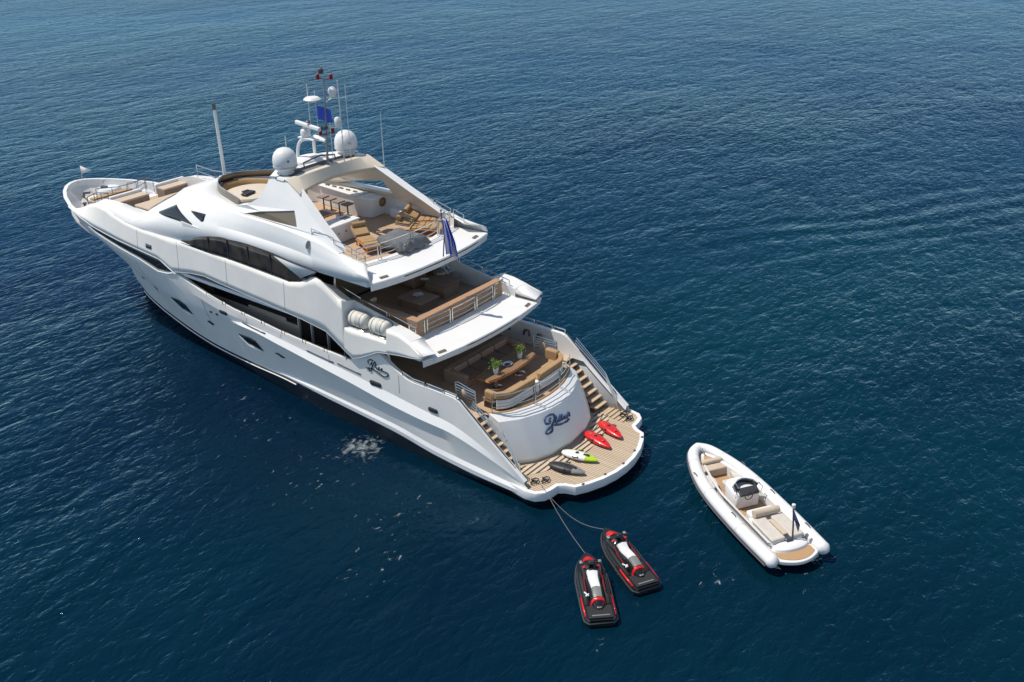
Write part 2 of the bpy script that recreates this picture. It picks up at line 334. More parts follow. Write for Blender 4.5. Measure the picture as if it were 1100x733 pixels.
# ---- hull feature curves (port), each a list of (x, y, z)
HC = dict(
 keel=[(2.3, 2.9, -.9), (10, 2.9, -.9), (20, 2.3, -.9), (28, 1.0, -.9), (33.2, 0, -.9)],
 water=[(2.3, 3.75, 0), (6, 3.86, 0), (10, 3.76, .0), (14, 3.6, 0), (18, 3.25, 0), (24, 2.5, 0), (30, 1.35, 0), (33, .55, 0), (34.7, 0, 0)],
 boot=[(2.2, 4.06, .42), (4.5, 4.05, .42), (7, 4.0, .52), (10, 3.92, .82), (14.4, 3.74, .95), (17.2, 3.56, 1.02), (20.5, 3.2, .80), (24, 2.8, .66), (30, 1.6, .58), (33, .78, .56), (35.2, 0, .6)],
 strake=[(2.2, 4.07, .58), (4.5, 4.06, .62), (7, 4.01, .72), (10, 3.93, 1.02), (14.4, 3.75, 1.12), (17.2, 3.57, 1.1), (18.5, 3.45, .96), (20.5, 3.21, .84), (24, 2.81, .70), (30, 1.61, .62), (33, .79, .60), (35.25, 0, .64)],
 shelf=[(2.2, 3.97, .69), (4.5, 3.97, .80), (7, 3.95, .92), (10, 3.87, 1.18), (14.4, 3.70, 1.24), (17.2, 3.5, 1.18), (18.5, 3.42, 1.0), (20.5, 3.215, .87), (24, 2.815, .73), (30, 1.62, .65), (33, .80, .63), (35.3, 0, .67)],
 under=[(2.3, 3.93, .80), (4, 4.0, 1.20), (6.05, 4.03, 1.5), (6.3, 3.97, 1.50), (8, 3.965, 1.58), (9.7, 3.95, 1.74), (12.3, 3.92, 2.02), (14.5, 3.90, 2.22), (17, 3.87, 2.48), (19.2, 3.83, 2.72), (20.9, 3.80, 3.05), (24, 3.64, 2.9), (28, 3.18, 3.0), (32, 2.22, 3.1), (35, 1.05, 3.2), (37.0, 0, 3.3)],
 bulge=[(2.35, 3.95, .86), (4, 4.05, 1.50), (6.05, 4.12, 2.05), (6.3, 4.11, 2.08), (8, 4.13, 2.16), (9.7, 4.13, 2.3), (12.3, 4.12, 2.62), (14.5, 4.11, 2.85), (17, 4.08, 3.1), (19.2, 4.06, 3.3), (20.9, 3.86, 3.2), (24, 3.70, 3.1), (28, 3.28, 3.2), (32, 2.36, 3.3), (35, 1.2, 3.4), (37.1, 0, 3.45)],
 ridge=[(2.4, 3.96, .92), (4, 4.0, 1.72), (6.05, 3.98, 2.40), (6.3, 3.96, 2.44), (8, 3.95, 2.57), (9.7, 3.95, 2.74), (12.3, 3.96, 3.0), (14.5, 3.96, 3.16), (17, 3.95, 3.36), (19.2, 3.93, 3.48), (20.9, 3.88, 3.3), (24, 3.76, 3.4), (28, 3.40, 3.5), (32, 2.55, 3.6), (35, 1.45, 3.7), (37.4, 0, 3.75)],
 flare=[(2.4, 3.97, .96), (4, 3.99, 1.9), (6.3, 3.97, 2.9), (10, 3.955, 3.1), (14.5, 3.95, 3.3), (17, 3.94, 3.5), (21.5, 3.95, 3.7), (24, 3.93, 4.1), (26, 3.90, 4.45), (28, 3.84, 4.65), (30, 3.73, 4.8), (32, 3.50, 4.95), (34, 3.12, 5.08), (36, 2.52, 5.15), (37.5, 1.87, 5.2), (38.6, 1.25, 5.2), (39.3, .65, 5.2), (39.6, 0, 5.2)],
 sheer=[(2.4, 3.97, 1.0), (4.2, 3.98, 2.35), (5.9, 3.95, 3.68), (7.4, 3.94, 3.69), (8.6, 3.94, 3.66), (9.4, 3.94, 4.0), (10.35, 3.94, 4.52), (11.0, 3.94, 4.28), (11.7, 3.94, 3.92), (12.4, 3.94, 3.55), (14.2, 3.94, 3.56), (16.9, 3.94, 3.66), (18.6, 3.94, 3.80), (20.6, 3.94, 3.94), (22.4, 3.95, 4.24), (23.6, 3.96, 4.55), (24.9, 3.98, 4.96), (26.1, 3.95, 5.42), (28, 3.9, 5.52), (30, 3.82, 5.62), (32.4, 3.62, 5.74), (34.2, 3.36, 5.9), (36.3, 2.82, 6.0), (37.8, 2.22, 6.04), (38.9, 1.62, 6.06), (39.7, 1.02, 6.08), (40.1, .5, 6.1), (40.25, 0, 6.1)],
)
HO = ['keel', 'water', 'boot', 'strake', 'shelf', 'under', 'bulge', 'ridge', 'flare', 'sheer']
def curve_s(pts, smooth=True):
    xs = [p[0] for p in pts]; mk = pchip if smooth else lin
    fy = mk(xs, [p[1] for p in pts]); fz = mk(xs, [p[2] for p in pts]); x0, x1 = xs[0], xs[-1]
    return lambda x: (x, fy(x), fz(x)), x0, x1
HF = {k: curve_s(v, k not in ('sheer', 'under')) for k, v in HC.items()}
NS = 150
def s_list(n=NS): return [1-(1-i/n)**1.35 for i in range(n+1)]
def hrow(k, ss=None):
    f, x0, x1 = HF[k]; out = []
    for s in (ss or s_list()):
        x = x0+(x1-x0)*s; p = f(x)
        if s > .93 and k in ('sheer', 'flare', 'ridge', 'bulge'):   # rounded stem
            pass
        out.append(p)
    return out
rows = [hrow(k) for k in HO]
hb = MB(); hb.mi = 1; hb.grid(rows[0:3]); hb.mi = 2; hb.grid(rows[2:5]); hb.mi = 0; hb.grid(rows[4:7]); hb.mi = 2; hb.grid(rows[6:8]); hb.mi = 0; hb.grid(rows[7:])
hb.mirror_y()
# transom closing face under the platform
st = [r[0] for r in rows[:4]]+[(2.3, 3.6, .66)]
hb.mi = 1; hb.add(st+[(x, -y, z) for x, y, z in st], [(i, i+1, i+6, i+5) for i in range(4)])
hull = hb.build('hull', [M['hull'], M['black'], M['white']], Y, smooth=10, fix=True)
from mathutils.bvhtree import BVHTree
def surf_ray(mb):
    t = BVHTree.FromPolygons([Vector(v) for v in mb.v], mb.f)
    def f(x, z):
        for dx, dz in ((0, 0), (.02, .01), (-.02, -.01), (.03, -.03), (-.05, .04), (.1, -.08), (-.1, -.1), (.15, .12)):
            h = t.ray_cast(Vector((x+dx, 9, z+dz)), Vector((0, -1, 0)))
            if h[0] is not None and h[0].y > .3: return h[0].y
        return 3.8
    return f
hull_y = surf_ray(hb)
def patch(name, xs, zlo, zhi, yf, m, parent=Y, off=.015, nx=24, nz=4, thick=.03, side=1, fr=True):
    """a strip laid on a side surface between two z(x) lines"""
    lo, hi = lin(*zip(*zlo)), lin(*zip(*zhi))
    ax = sorted(set([xs[0]+(xs[1]-xs[0])*i/nx for i in range(nx+1)]+[p[0] for p in zlo+zhi if xs[0] <= p[0] <= xs[1]]))
    rows = []
    for j in range(nz+1):
        rows.append([(x, side*(yf(x, lo(x)+(hi(x)-lo(x))*j/nz)+off), lo(x)+(hi(x)-lo(x))*j/nz) for x in ax])
    b = MB(); b.grid(rows); o = b.build(name, m, parent, smooth=30, solid=thick, soff=0)
    return o
for sd_ in (1, -1):
    patch('hull_window', (24.95, 33.1), [(24.95, 4.94), (25.5, 4.78), (26.4, 4.68), (28, 4.98), (30, 5.18), (32.4, 5.42), (33.1, 5.56)],
          [(24.95, 4.95), (26.0, 5.36), (28, 5.44), (30, 5.53), (32.4, 5.66), (33.1, 5.68)], hull_y, M['glass'], side=sd_)
    for (a, lo, hi) in (((24.79, 26.6), [(24.79, 2.32), (25.87, 2.28), (26.6, 2.82)], [(24.79, 2.38), (25.07, 2.90), (25.65, 3.05), (26.6, 2.88)]),
                        ((18.7, 20.5), [(18.7, 2.10), (19.9, 2.10), (20.5, 2.50)], [(18.7, 2.14), (19.1, 2.60), (19.6, 2.66), (20.5, 2.56)])):
        f = fb_ = MB(); fb_.tube([(a[0]+(a[1]-a[0])*i/14, sd_*(hull_y(a[0]+(a[1]-a[0])*i/14, lin(*zip(*lo))(a[0]+(a[1]-a[0])*i/14)-.05)+.01), lin(*zip(*lo))(a[0]+(a[1]-a[0])*i/14)-.05) for i in range(15)], .045, 6); fb_.build('window_frame', M['white'], Y)
        patch('hull_window', a, lo, hi, hull_y, M['glass'], side=sd_, off=.022)
    for (x, z, w, h) in ((23.0, 2.42, .32, .12), (28.3, 2.9, .25, .1), (17.3, 2.33, .42, .12), (30.2, 2.9, .22, .1)):
        patch('porthole', (x-w, x+w), [(x-w, z), (x-w*.3, z-h), (x+w, z)], [(x-w, z), (x+w*.3, z+h), (x+w, z)], hull_y, M['glass'], side=sd_, nx=6, nz=2)
    for (x, z, w, h) in ((10.65, 2.95, .34, .12), (7.25, 2.75, .26, .11), (21.2, 3.62, .3, .1), (21.9, 3.3, .08, .06), (22.4, 3.3, .08, .06)):
        patch('fairlead', (x-w, x+w), [(x-w, z-h*.6), (x-w*.7, z-h), (x+w*.7, z-h), (x+w, z-h*.6)], [(x-w, z+h*.6), (x-w*.7, z+h), (x+w*.7, z+h), (x+w, z+h*.6)], hull_y, M['black_rubber'], side=sd_, nx=6, nz=2, off=.02)
    for (x, w) in ((18.9, .9), (14.2, .9), (12.3, .75)):
        patch('scupper_slot', (x-w, x+w), [(x-w, 3.38-.035*(20-x) + .0), (x+w, 3.48-.035*(20-x))], [(x-w, 3.43-.035*(20-x)), (x+w, 3.53-.035*(20-x))], hull_y, M['steel_dark'], side=sd_, nx=4, nz=1, off=.012)

for sd_ in (1, -1):
    def trim(name, pts, r_, m_):
        b = MB(); n = 60; f = lin(*zip(*pts)); xa, xb = pts[0][0], pts[-1][0]
        b.tube([(xa+(xb-xa)*i/n, sd_*(hull_y(xa+(xb-xa)*i/n, f(xa+(xb-xa)*i/n))+.012), f(xa+(xb-xa)*i/n)) for i in range(n+1)], r_, 6); b.build(name, m_, Y)
    trim('window_trim', [(24.9, 4.88), (25.5, 4.70), (26.4, 4.60), (28, 4.90), (30, 5.10), (32.4, 5.34), (33.4, 5.50)], .045, M['white'])
    trim('sheer_trim', [(24.7, 4.86), (26.0, 5.39), (28, 5.49), (30, 5.58), (32.4, 5.70), (34.2, 5.86), (36.3, 5.94)], .05, M['white'])
    b = MB(); b.tube([(x, sd_*(y+.0), z-.16) for x, y, z in hrow('boot') if 16.5 < x < 34.0], .03, 6); b.build('boot_stripe', M['white'], Y)
for sd_ in (1, -1):
    for (x, z0, z1) in ((19.4, 3.52, 3.78), (16.9, 3.44, 3.62), (13.6, 3.1, 3.52), (9.2, 2.95, 3.8), (22.9, 2.2, 3.9), (28.6, 2.4, 4.6)):
        patch('panel_joint', (x-.008, x+.008), [(x-.008, z0), (x+.008, z0)], [(x-.008, z1), (x+.008, z1)], hull_y, M['groove'], side=sd_, nx=1, nz=6, off=.004, thick=.01)
# ---- bulwark cap and inner face
def plan_in(row, d):
    out = []
    for i, p in enumerate(row):
        a = row[max(0, i-1)]; b = row[min(len(row)-1, i+1)]; t = Vector((b[0]-a[0], b[1]-a[1])); t = t.normalized() if t.length > 1e-6 else Vector((0, -1))
        if i == len(row)-1: t = Vector((0, -1))
        nn = Vector((t.y, -t.x)); q = (p[0]+nn.x*d, p[1]+nn.y*d)
        if nn.y > 0 and False: pass
        out.append((q[0], max(0, q[1]), p[2]))
    return out
sheer = hrow('sheer')
inn = plan_in(sheer, .2)
fl = [(x, max(0, min(y-.03, hull_y(x, MAIN+.1)-.12) if 2.5 < x < 24.0 else (min(y-.03, hull_y(x, 5.0)-.12) if x < 39 else y-.03)), (MAIN-.02 if x < 24.0 else 4.98) if z > (MAIN if x < 24.0 else 4.98) else z-.12) for x, y, z in plan_in(sheer, .26)]
b = MB(); top = [(x, y, z+.03) for x, y, z in sheer]; topi = [(x, y, z+.03) for x, y, z in inn]
b.grid([sheer, top, topi, inn, fl]); b.mirror_y()
b.build('bulwark', M['white'], Y, smooth=35)

# ---- main deck, cockpit sole and side decks
def deck_poly(xa, xb, fy, n=40):
    xs = [xa+(xb-xa)*i/n for i in range(n+1)]
    return [(x, fy(x)) for x in xs]+[(x, -fy(x)) for x in reversed(xs)]
shy = lambda x: HF['sheer'][0](x)[1]
b = MB(); b.prism(deck_poly(5.55, 24.3, lambda x: min(shy(x)-.24, hull_y(x, MAIN-.05)-.1)), MAIN-.12, MAIN)
b.build('main_deck', M['deck'], Y, smooth=0)
# aft end of the cockpit sole follows the curved transom
TI = lin([0, .8, 1.4, 2.2, 2.6, 2.85], [3.95, 4.0, 4.15, 4.45, 4.75, 5.1])    # inner edge x(|y|)
TO = lin([0, .6, 1.2, 2.15, 2.93], [3.42, 3.46, 3.60, 3.98, 4.60])            # outer top edge
TB = lin([0, 1.24, 2.1, 2.85], [2.80, 2.92, 3.25, 3.82])                      # foot of the transom
ys = [-2.85+5.7*i/40 for i in range(41)]
b = MB(); b.prism([(TI(abs(y)), y) for y in ys]+[(5.56, 2.85), (5.56, -2.85)], MAIN-.11, MAIN+.004)
b.build('cockpit_sole', M['deck'], Y, smooth=0)
b = MB()
b.grid([[(TI(abs(y))+.10, y, MAIN) for y in ys], [(TI(abs(y))+.02, y, 2.80) for y in ys], [(TO(abs(y))+.04, y, 2.56) for y in ys], [(TO(abs(y)), y, 2.48) for y in ys],
        [(TO(abs(y))*.5+TB(abs(y))*.5-.05, y, 1.68) for y in ys], [(TB(abs(y)), y, .92) for y in ys], [(TB(abs(y))+.1, y, PLAT) for y in ys]])
for s_ in (1, -1):
    y = s_*2.85; yl = 2.85
    b.add([(TI(yl)+.1, y, MAIN), (TI(yl)+.02, y, 2.8), (TO(yl)+.04, y, 2.56), (TO(yl), y, 2.48), (TB(yl), y, .92), (TB(yl)+.1, y, PLAT), (6.0, y, PLAT), (6.0, y, MAIN)], [tuple(range(8))])
b.build('transom', M['white'], Y, smooth=14)
b = MB()   # golden toe rail along the aft edge of the cockpit
b.tube([(TI(abs(y))+.1, y, 2.80) for y in ys], .045, 6)
b.build('toe_rail', M['teak_gold'], Y)
# name on the transom (script strokes laid on the sloping panel)
NAME = [[(-.58, -.22), (-.77, -.16), (-1.02, -.19), (-1.14, -.28), (-1.16, -.43), (-1.07, -.51), (-.94, -.50), (-.89, -.37), (-.82, -.30)],
 [(-.62, -.17), (-.6, -.32), (-.7, -.49), (-.85, -.63), (-1.0, -.71), (-1.22, -.76), (-1.31, -.86), (-1.22, -.93), (-1.02, -.91), (-.92, -.81), (-.9, -.67), (-.7, -.71), (-.38, -.80), (-.07, -.83), (.19, -.80)],
 [(-.53, -.29), (-.53, -.41), (-.63, -.52), (-.62, -.64), (-.5, -.57), (-.25, -.38), (-.47, -.59), (-.35, -.62), (-.13, -.41), (-.31, -.60), (-.19, -.63), (-.02, -.52), (-.13, -.62), (-.04, -.66), (.13, -.55), (.03, -.66), (.13, -.68), (.28, -.51), (.34, -.62), (.26, -.71)]]
b = MB()
def on_transom(a, v):
    y = -a; z = 2.5+v*.86; xt = TO(abs(y)); xb_ = TB(abs(y)); t = (2.48-z)/1.56
    bulge = -.05*4*t*(1-t)
    return (xt+(xb_-xt)*t+bulge-.02, y, z)
for i, s_ in enumerate(NAME):
    p = spline([(a, v, 0) for a, v in s_], 5); n = len(p)
    b.tube([on_transom(q[0], q[1]) for q in p], [(.042 if i < 2 else .030)*(.65+.5*abs(math.sin(k*.35))) for k in range(n)], 6)
b.build('name_lettering', M['navy'], Y)
NH = [[(10.98, 3.85), (11.03, 3.94), (10.96, 4.03), (10.84, 4.08), (10.7, 4.07)], [(10.92, 3.81), (10.82, 3.88), (10.77, 3.99)],
 [(10.59, 4.06), (10.72, 3.87), (10.78, 3.74), (10.89, 3.63), (11.0, 3.65)], [(11.18, 3.58), (11.01, 3.59), (10.97, 3.5), (10.85, 3.55), (10.79, 3.68)],
 [(10.59, 4.04), (10.53, 3.95), (10.61, 3.83), (10.52, 3.76), (10.41, 3.74), (10.35, 3.87), (10.39, 3.73), (10.28, 3.74), (10.17, 3.85), (10.21, 3.73), (10.06, 3.73), (9.92, 3.72), (9.87, 3.72), (9.78, 3.63)],
 [(10.77, 3.67), (10.52, 3.59), (10.27, 3.52), (10.09, 3.48), (9.92, 3.53), (9.8, 3.63)]]
for side in (1, -1):
    b = MB()
    for s_ in NH:
        p = spline([(a, v, 0) for a, v in s_], 5)
        b.tube([((q[0] if side > 0 else 20.8-q[0]), side*(hull_y(10.4, q[1])+.01), q[1]) for q in p], .030, 6)
    b.build('name_lettering', M['letter_black'], Y)

# ---- swimming platform
PO = [(3.6, 3.9), (2.9, 4.02), (2.3, 4.10), (1.85, 4.02), (1.55, 3.72), (1.46, 3.35), (1.43, 2.98), (1.20, 2.80), (.80, 2.66), (.50, 2.15), (.22, 1.45), (.05, .7), (0, 0)]
PO = [(x, y) for x, y in PO]
outl = PO+[(x, -y) for x, y in reversed(PO[:-1])]
def inset(poly, d):
    out = []; n = len(poly)
    for i in range(n):
        a = Vector(poly[max(0, i-1)]); c = Vector(poly[min(n-1, i+1)]); t = (c-a).normalized(); out.append((poly[i][0]-t.y*d*-1*-1 if False else poly[i][0]+(-t.y)*-d, poly[i][1]+(t.x)*-d))
    return out
ins = inset(outl, -.17)
if sum(p[0] for p in ins) < sum(p[0] for p in outl): ins = inset(outl, .17)
b = MB(); b.mi = 0
b.grid([[(x, y, .34) for x, y in outl], [(x-.02, y*1.004, .42) for x, y in outl], [(x-.02, y*1.004, PLAT-.02) for x, y in outl], [(x, y, PLAT+.03) for x, y in outl], [(x, y, PLAT+.03) for x, y in ins], [(x, y, PLAT-.03) for x, y in ins]])
plat = b.build('swim_platform', [M['white']], Y, smooth=35)
b = MB(); b.prism([(x, y) for x, y in ins]+[(4.2, -3.7), (4.2, 3.7)], PLAT-.1, PLAT); b.build('platform_decking', M['platform_deck'], Y, smooth=0)
b = MB(); kn = [(x*.9+.25, y*.97) for x, y in outl]
b.grid([[(x, y, .36) for x, y in outl], [(x, y, .30) for x, y in kn], [(x+.15, y*.96, -.6) for x, y in kn]])
b.build('platform_underside', M['black'], Y, smooth=35)
# slatted section and the step in front of the transom
b = MB()
g = [(-3.75+7.5*i/30) for i in range(31)]
gx = lin([0, 1.3, 2.3, 3.0, 3.75], [2.05, 2.2, 2.4, 2.2, 1.95]); gx2 = lin([0, 1.24, 2.1, 2.9, 3.75], [2.62, 2.78, 3.15, 3.6, 3.6])
gx = lin([0, 1.3, 2.3, 3.1], [1.95, 2.1, 2.45, 2.9])
g = [(-3.1+6.2*i/30) for i in range(31)]
b.prism([(gx(abs(y)), y) for y in g]+[(gx2(abs(y)), y) for y in reversed(g)], PLAT, PLAT+.012)
b.build('platform_grating', M['grate'], Y, smooth=0)
b = MB()
for s_ in (-1,):
    for k in range(5): b.box((2.1+k*.24, s_*3.35, PLAT+.03), (.10, .85, .05))
b.build('platform_slats', M['step'], Y, bev=.01)

# ---- stairs each side from platform to cockpit
for s_ in (1, -1):
    b = MB(); n = 8
    for k in range(n):
        z = PLAT+(MAIN-PLAT)*(k+1)/n; x = 3.45+k*.275
        b.box((x+.2, s_*3.32, z-.02), (.42, .86, .05))
    st_ = b.build('stair_treads', M['step'], Y, bev=.01)
    b = MB()
    for k in range(n):
        z0 = PLAT; z = PLAT+(MAIN-PLAT)*(k+1)/n; x = 3.45+k*.275
        b.box((x+.24+.02, s_*3.32, (z0+z-.05)/2), (.30, .86, z-.05-z0))
    b.build('stair_risers', M['teak_dark'], Y)
    b = MB()  # stainless capped inner wall of the coaming beside the stairs
    b.add([(2.5, s_*3.76, PLAT), (2.5, s_*3.76, .98), (5.9, s_*3.77, 3.66), (6.6, s_*3.77, 3.66), (6.6, s_*3.77, PLAT)], [(0, 1, 2, 3, 4)])
    b.build('coaming_liner', M['grey'], Y, solid=.03)
    b = MB(); b.tube([(2.6, s_*3.83, 1.12), (4.2, s_*3.86, 2.42), (5.85, s_*3.88, 3.74)], .035, 6)
    b.build('coaming_rail', M['steel_dark'], Y)
    b = MB()
    for k in range(3):
        o_ = .13*k
        b.tube([(5.2+o_*.3, s_*3.74, 3.75-o_), (4.4, s_*(3.70), 3.15-o_), (3.5, s_*3.66, 2.45-o_), (3.1, s_*3.64, 1.75-o_), (2.75, s_*3.62, .95)], .022, 6)
    b.build('stair_handrail', M['chrome'], Y)

# ---- saloon on the main deck (glazed)
def house(name, x0, x1, hy, z0, z1, m, nose=1.5, parent=Y):
    b = MB(); pl = [(x0, hy), (x1-nose, hy), (x1-.4, hy*.72), (x1, hy*.3), (x1, -hy*.3), (x1-.4, -hy*.72), (x1-nose, -hy), (x0, -hy)]
    b.prism(pl, z0, z1); return b.build(name, m, parent, smooth=0)
house('saloon', 12.4, 24.6, 2.95, MAIN, UP-.15, M['glass'])
for s_ in (1, -1):
    b = MB()
    b.box((20.2, s_*3.02, MAIN+.55), (7.2, .12, 1.1)); b.box((18.9, s_*3.02, MAIN+1.12), (2.8, .10, .3)) 
    b.build('saloon_wall', M['shaded_wall'], Y, bev=.03)
    b = MB()
    for x in (12.5, 13.5, 14.6, 15.7, 16.6): b.box((x, s_*3.0, 3.9), (.07, .14, 2.3))
    b.build('saloon_mullions', M['grey'], Y)
    b = MB(); b.box((23.9, s_*3.3, 3.9), (1.8, .75, .1), ry=R(-28)); b.box((24.6, s_*3.3, 4.3), (.1, .8, 1.2)); b.build('side_deck_steps', M['teak_dark'], Y)
b = MB(); b.box((12.36, 0, 3.9), (.04, 5.6, 2.2)); b.build('saloon_doors', M['glass'], Y)

# ---- upper side plating: between the side-deck opening and the crease
low = [(7.5, 5.22), (8.2, 5.02), (9.04, 4.88), (10.25, 4.66), (11.3, 4.1), (11.86, 3.88), (12.2, 4.05), (13.5, 4.77), (15.07, 4.94), (17.65, 5.09), (19.6, 5.19), (20.9, 5.26), (22.2, 5.36), (23.3, 5.25), (24.5, 5.03), (24.95, 4.96), (26.1, 5.42), (28, 5.52), (30, 5.62), (32.4, 5.74), (34.2, 5.9), (35.4, 5.97)]
hig = [(7.5, 5.30), (7.9, 5.44), (8.35, 5.62), (9.0, 5.80), (9.69, 5.84), (9.71, 5.24), (12.38, 5.24), (12.40, 6.48), (12.62, 6.48), (13.2, 6.85), (13.7, 7.15), (14.0, 7.24), (14.4, 7.10), (15.0, 6.75), (15.85, 6.55), (18.5, 6.64), (21, 6.70), (23.9, 6.78), (25.4, 6.70), (27.4, 6.62), (29, 6.66), (30.2, 6.84), (31.2, 7.02), (32.4, 6.95), (33.6, 6.6), (34.6, 6.2), (35.4, 5.99)]
yl_ = lin([7.5, 8.2, 9, 24, 26.1, 28, 30, 32.4, 34.2, 35.4], [4.18, 4.10, 4.03, 3.985, 3.95, 3.9, 3.82, 3.62, 3.36, 3.08])
yh_ = lin([7.5, 8.2, 9, 14, 24, 26, 28, 30, 31.2, 32.4, 34, 35.4], [4.12, 3.98, 3.93, 3.90, 3.88, 3.82, 3.74, 3.62, 3.48, 3.25, 2.92, 2.95])
fl_, fh_ = lin(*zip(*low)), lin(*zip(*hig))
def band_y(x, z):
    a, c = fl_(x), fh_(x); c = max(c, 5.9 if x < 13 else c); t = min(1, max(0, (z-a)/(c-a))) if c > a+1e-6 else 0
    return yl_(x)+(yh_(x)-yl_(x))*t
xs = sorted(set([7.5+i*.25 for i in range(112)]+[p[0] for p in low+hig])); xs = [x for x in xs if x <= 35.4]
b = MB()
for s_ in (1, -1):
    b.grid([[(x, s_*band_y(x, fl_(x)+(fh_(x)-fl_(x))*j/6), fl_(x)+(fh_(x)-fl_(x))*j/6) for x in xs] for j in range(7)])
band_ray = surf_ray(b)
b.build('side_plating', M['hull'], Y, smooth=20, solid=.10, soff=0)
b = MB()   # white edge tubes: trim on the lower line, painted-in lit line on the crease
for s_ in (1, -1):
    b.tube([(x, s_*(yl_(x)+.02), fl_(x)) for x in xs if x <= 24.9], .035, 6)
    b.tube([(x, s_*(yh_(x)+.02), fh_(x)+.01) for x in xs if 15.85 <= x <= 33.6], .025, 6)
b.build('edge_highlight_trim', M['white'], Y)
for s_ in (1, -1):
    for x in (16.2, 20.4, 24.3, 27.9):
        patch('panel_joint', (x-.008, x+.008), [(x-.008, fh_(x)*.25+fl_(x)*.75-.3), (x+.008, fh_(x)*.25+fl_(x)*.75-.3)], [(x-.008, fh_(x)-.08), (x+.008, fh_(x)-.08)], band_ray, M['groove'], side=s_, nx=1, nz=5, off=.052, thick=.008)
# liferaft recess lined with white
for s_ in (1, -1):
    b = MB(); b.add([(9.72, s_*3.96, 5.24), (12.38, s_*3.96, 5.24), (12.38, s_*3.2, 5.24), (9.72, s_*3.2, 5.24), (12.38, s_*3.2, 6.28), (9.72, s_*3.2, 5.82), (12.38, s_*3.93, 6.46), (9.72, s_*3.95, 5.84)],
          [(0, 1, 2, 3), (3, 2, 4, 5), (1, 2, 4, 6), (0, 3, 5, 7)])
    b.build('raft_recess', M['white'], Y, smooth=0, solid=.04)

# ---- upper deck slab with its sloping aft coaming
UI = lin([0, 1.5, 3.0, 3.3, 3.6], [8.78, 8.85, 9.05, 9.2, 9.4]); UO = lin([0, 1.2, 2.3, 3.4, 4.15], [7.02, 7.05, 7.15, 7.34, 7.5])
def aft_coaming(name, I, O, zi, zo, zq, wi, wo, back, n=44, dz=0):
    b = MB(); r0, r1, r2, r3, r4, r5 = [], [], [], [], [], []
    for i in range(n+1):
        t = -1+2*i/n; yi = wi*t; yo = wo*t
        r0.append((I(abs(yi))+.06, yi, zi-.35)); r1.append((I(abs(yi))+.05, yi, zi+.02)); r2.append((I(abs(yi))-.05, yi, zi)); e_ = dz*(1-t*t); r3.append((O(abs(yo))+.03, yo, zo+.02-e_)); r4.append((O(abs(yo)), yo, zo-.02-e_)); r5.append((O(abs(yo))+back, yo*.985, zq-e_*.8))
    b.grid([r0, r1, r2, r3, r4, r5]); return b.build(name, M['white'], Y, smooth=30)
aft_coaming('upper_aft_coaming', UI, UO, 5.24, 5.04, 4.74, 3.45, 4.16, .05)
b = MB(); b.prism([(7.3, 3.6), (7.9, 3.95), (9, 3.92)]+[(x, yl_(x)-.06) for x in (12, 16, 20, 24)]+[(25.5, 3.6), (25.5, -3.6)]+[(x, -yl_(x)+.06) for x in (24, 20, 16, 12)]+[(9, -3.92), (7.9, -3.95), (7.3, -3.6), (7.1, -2), (7.05, 0), (7.1, 2)], UP-.22, UP-.05)
b.build('upper_deck_slab', M['white'], Y, smooth=0)
b = MB(); b.prism([(9.4, 3.35), (24, 3.6), (24, -3.6), (9.4, -3.35), (8.95, -2.6), (8.75, 0), (8.95, 2.6)], UP-.05, UP)
b.build('upper_deck_teak', M['deck'], Y, smooth=0)
# inner faces of the upper bulwark and the top of it
for s_ in (1, -1):
    b = MB()
    xs2 = [8.35, 8.6, 9, 9.7, 10.5, 11.5, 12.4, 12.62, 13.2, 13.6]
    zt = lin([8.35, 9, 9.7, 12.4, 12.62, 13.7], [5.58, 5.74, 5.84, 6.24, 6.30, 6.7])
    yo_ = lambda x: 3.27 if 9.7 < x < 12.41 else band_y(x, 6.3); zo_ = lambda x: zt(x) if 9.7 < x < 12.41 else fh_(x)
    xs2 = [8.35, 8.6, 9, 9.69, 9.72, 10.5, 11.5, 12.39, 12.42, 12.62, 13.2, 13.6]
    b.grid([[(x, s_*yo_(x), zo_(x)) for x in xs2], [(x, s_*(yo_(x)-.02), zo_(x)+.015) for x in xs2], [(x, s_*3.22, zt(x)) for x in xs2], [(x, s_*3.2, zt(x)-.12) for x in xs2], [(x, s_*3.24, UP-.02) for x in xs2]])
    b.build('upper_bulwark_lining', M['white'], Y, smooth=30)
# closing quarter pieces between the aft coaming and the side plating
for s_ in (1, -1):
    b = MB()
    b.add([(7.5, s_*4.16, 5.24), (7.5, s_*4.12, 5.30), (7.9, s_*4.04, 5.44), (8.35, s_*3.96, 5.62), (8.35, s_*3.22, 5.56), (9.1, s_*3.3, 5.24), (7.35, s_*3.5, 5.20), (9.1, s_*3.45, 5.26)],
          [(0, 1, 6), (1, 2, 6), (2, 3, 4, 6), (6, 4, 5), (6, 5, 7)])
    b.build('quarter_fairing', M['white'], Y, smooth=25, solid=.03)

# ---- sky lounge behind the lens shaped side window
house('sky_lounge', 14.6, 25.5, 3.0, UP, SUND-.25, M['glass'])
b = MB(); b.box((14.56, 0, 6.3), (.04, 4.6, 2.1)); b.build('lounge_doors', M['bronze_glass'], Y)

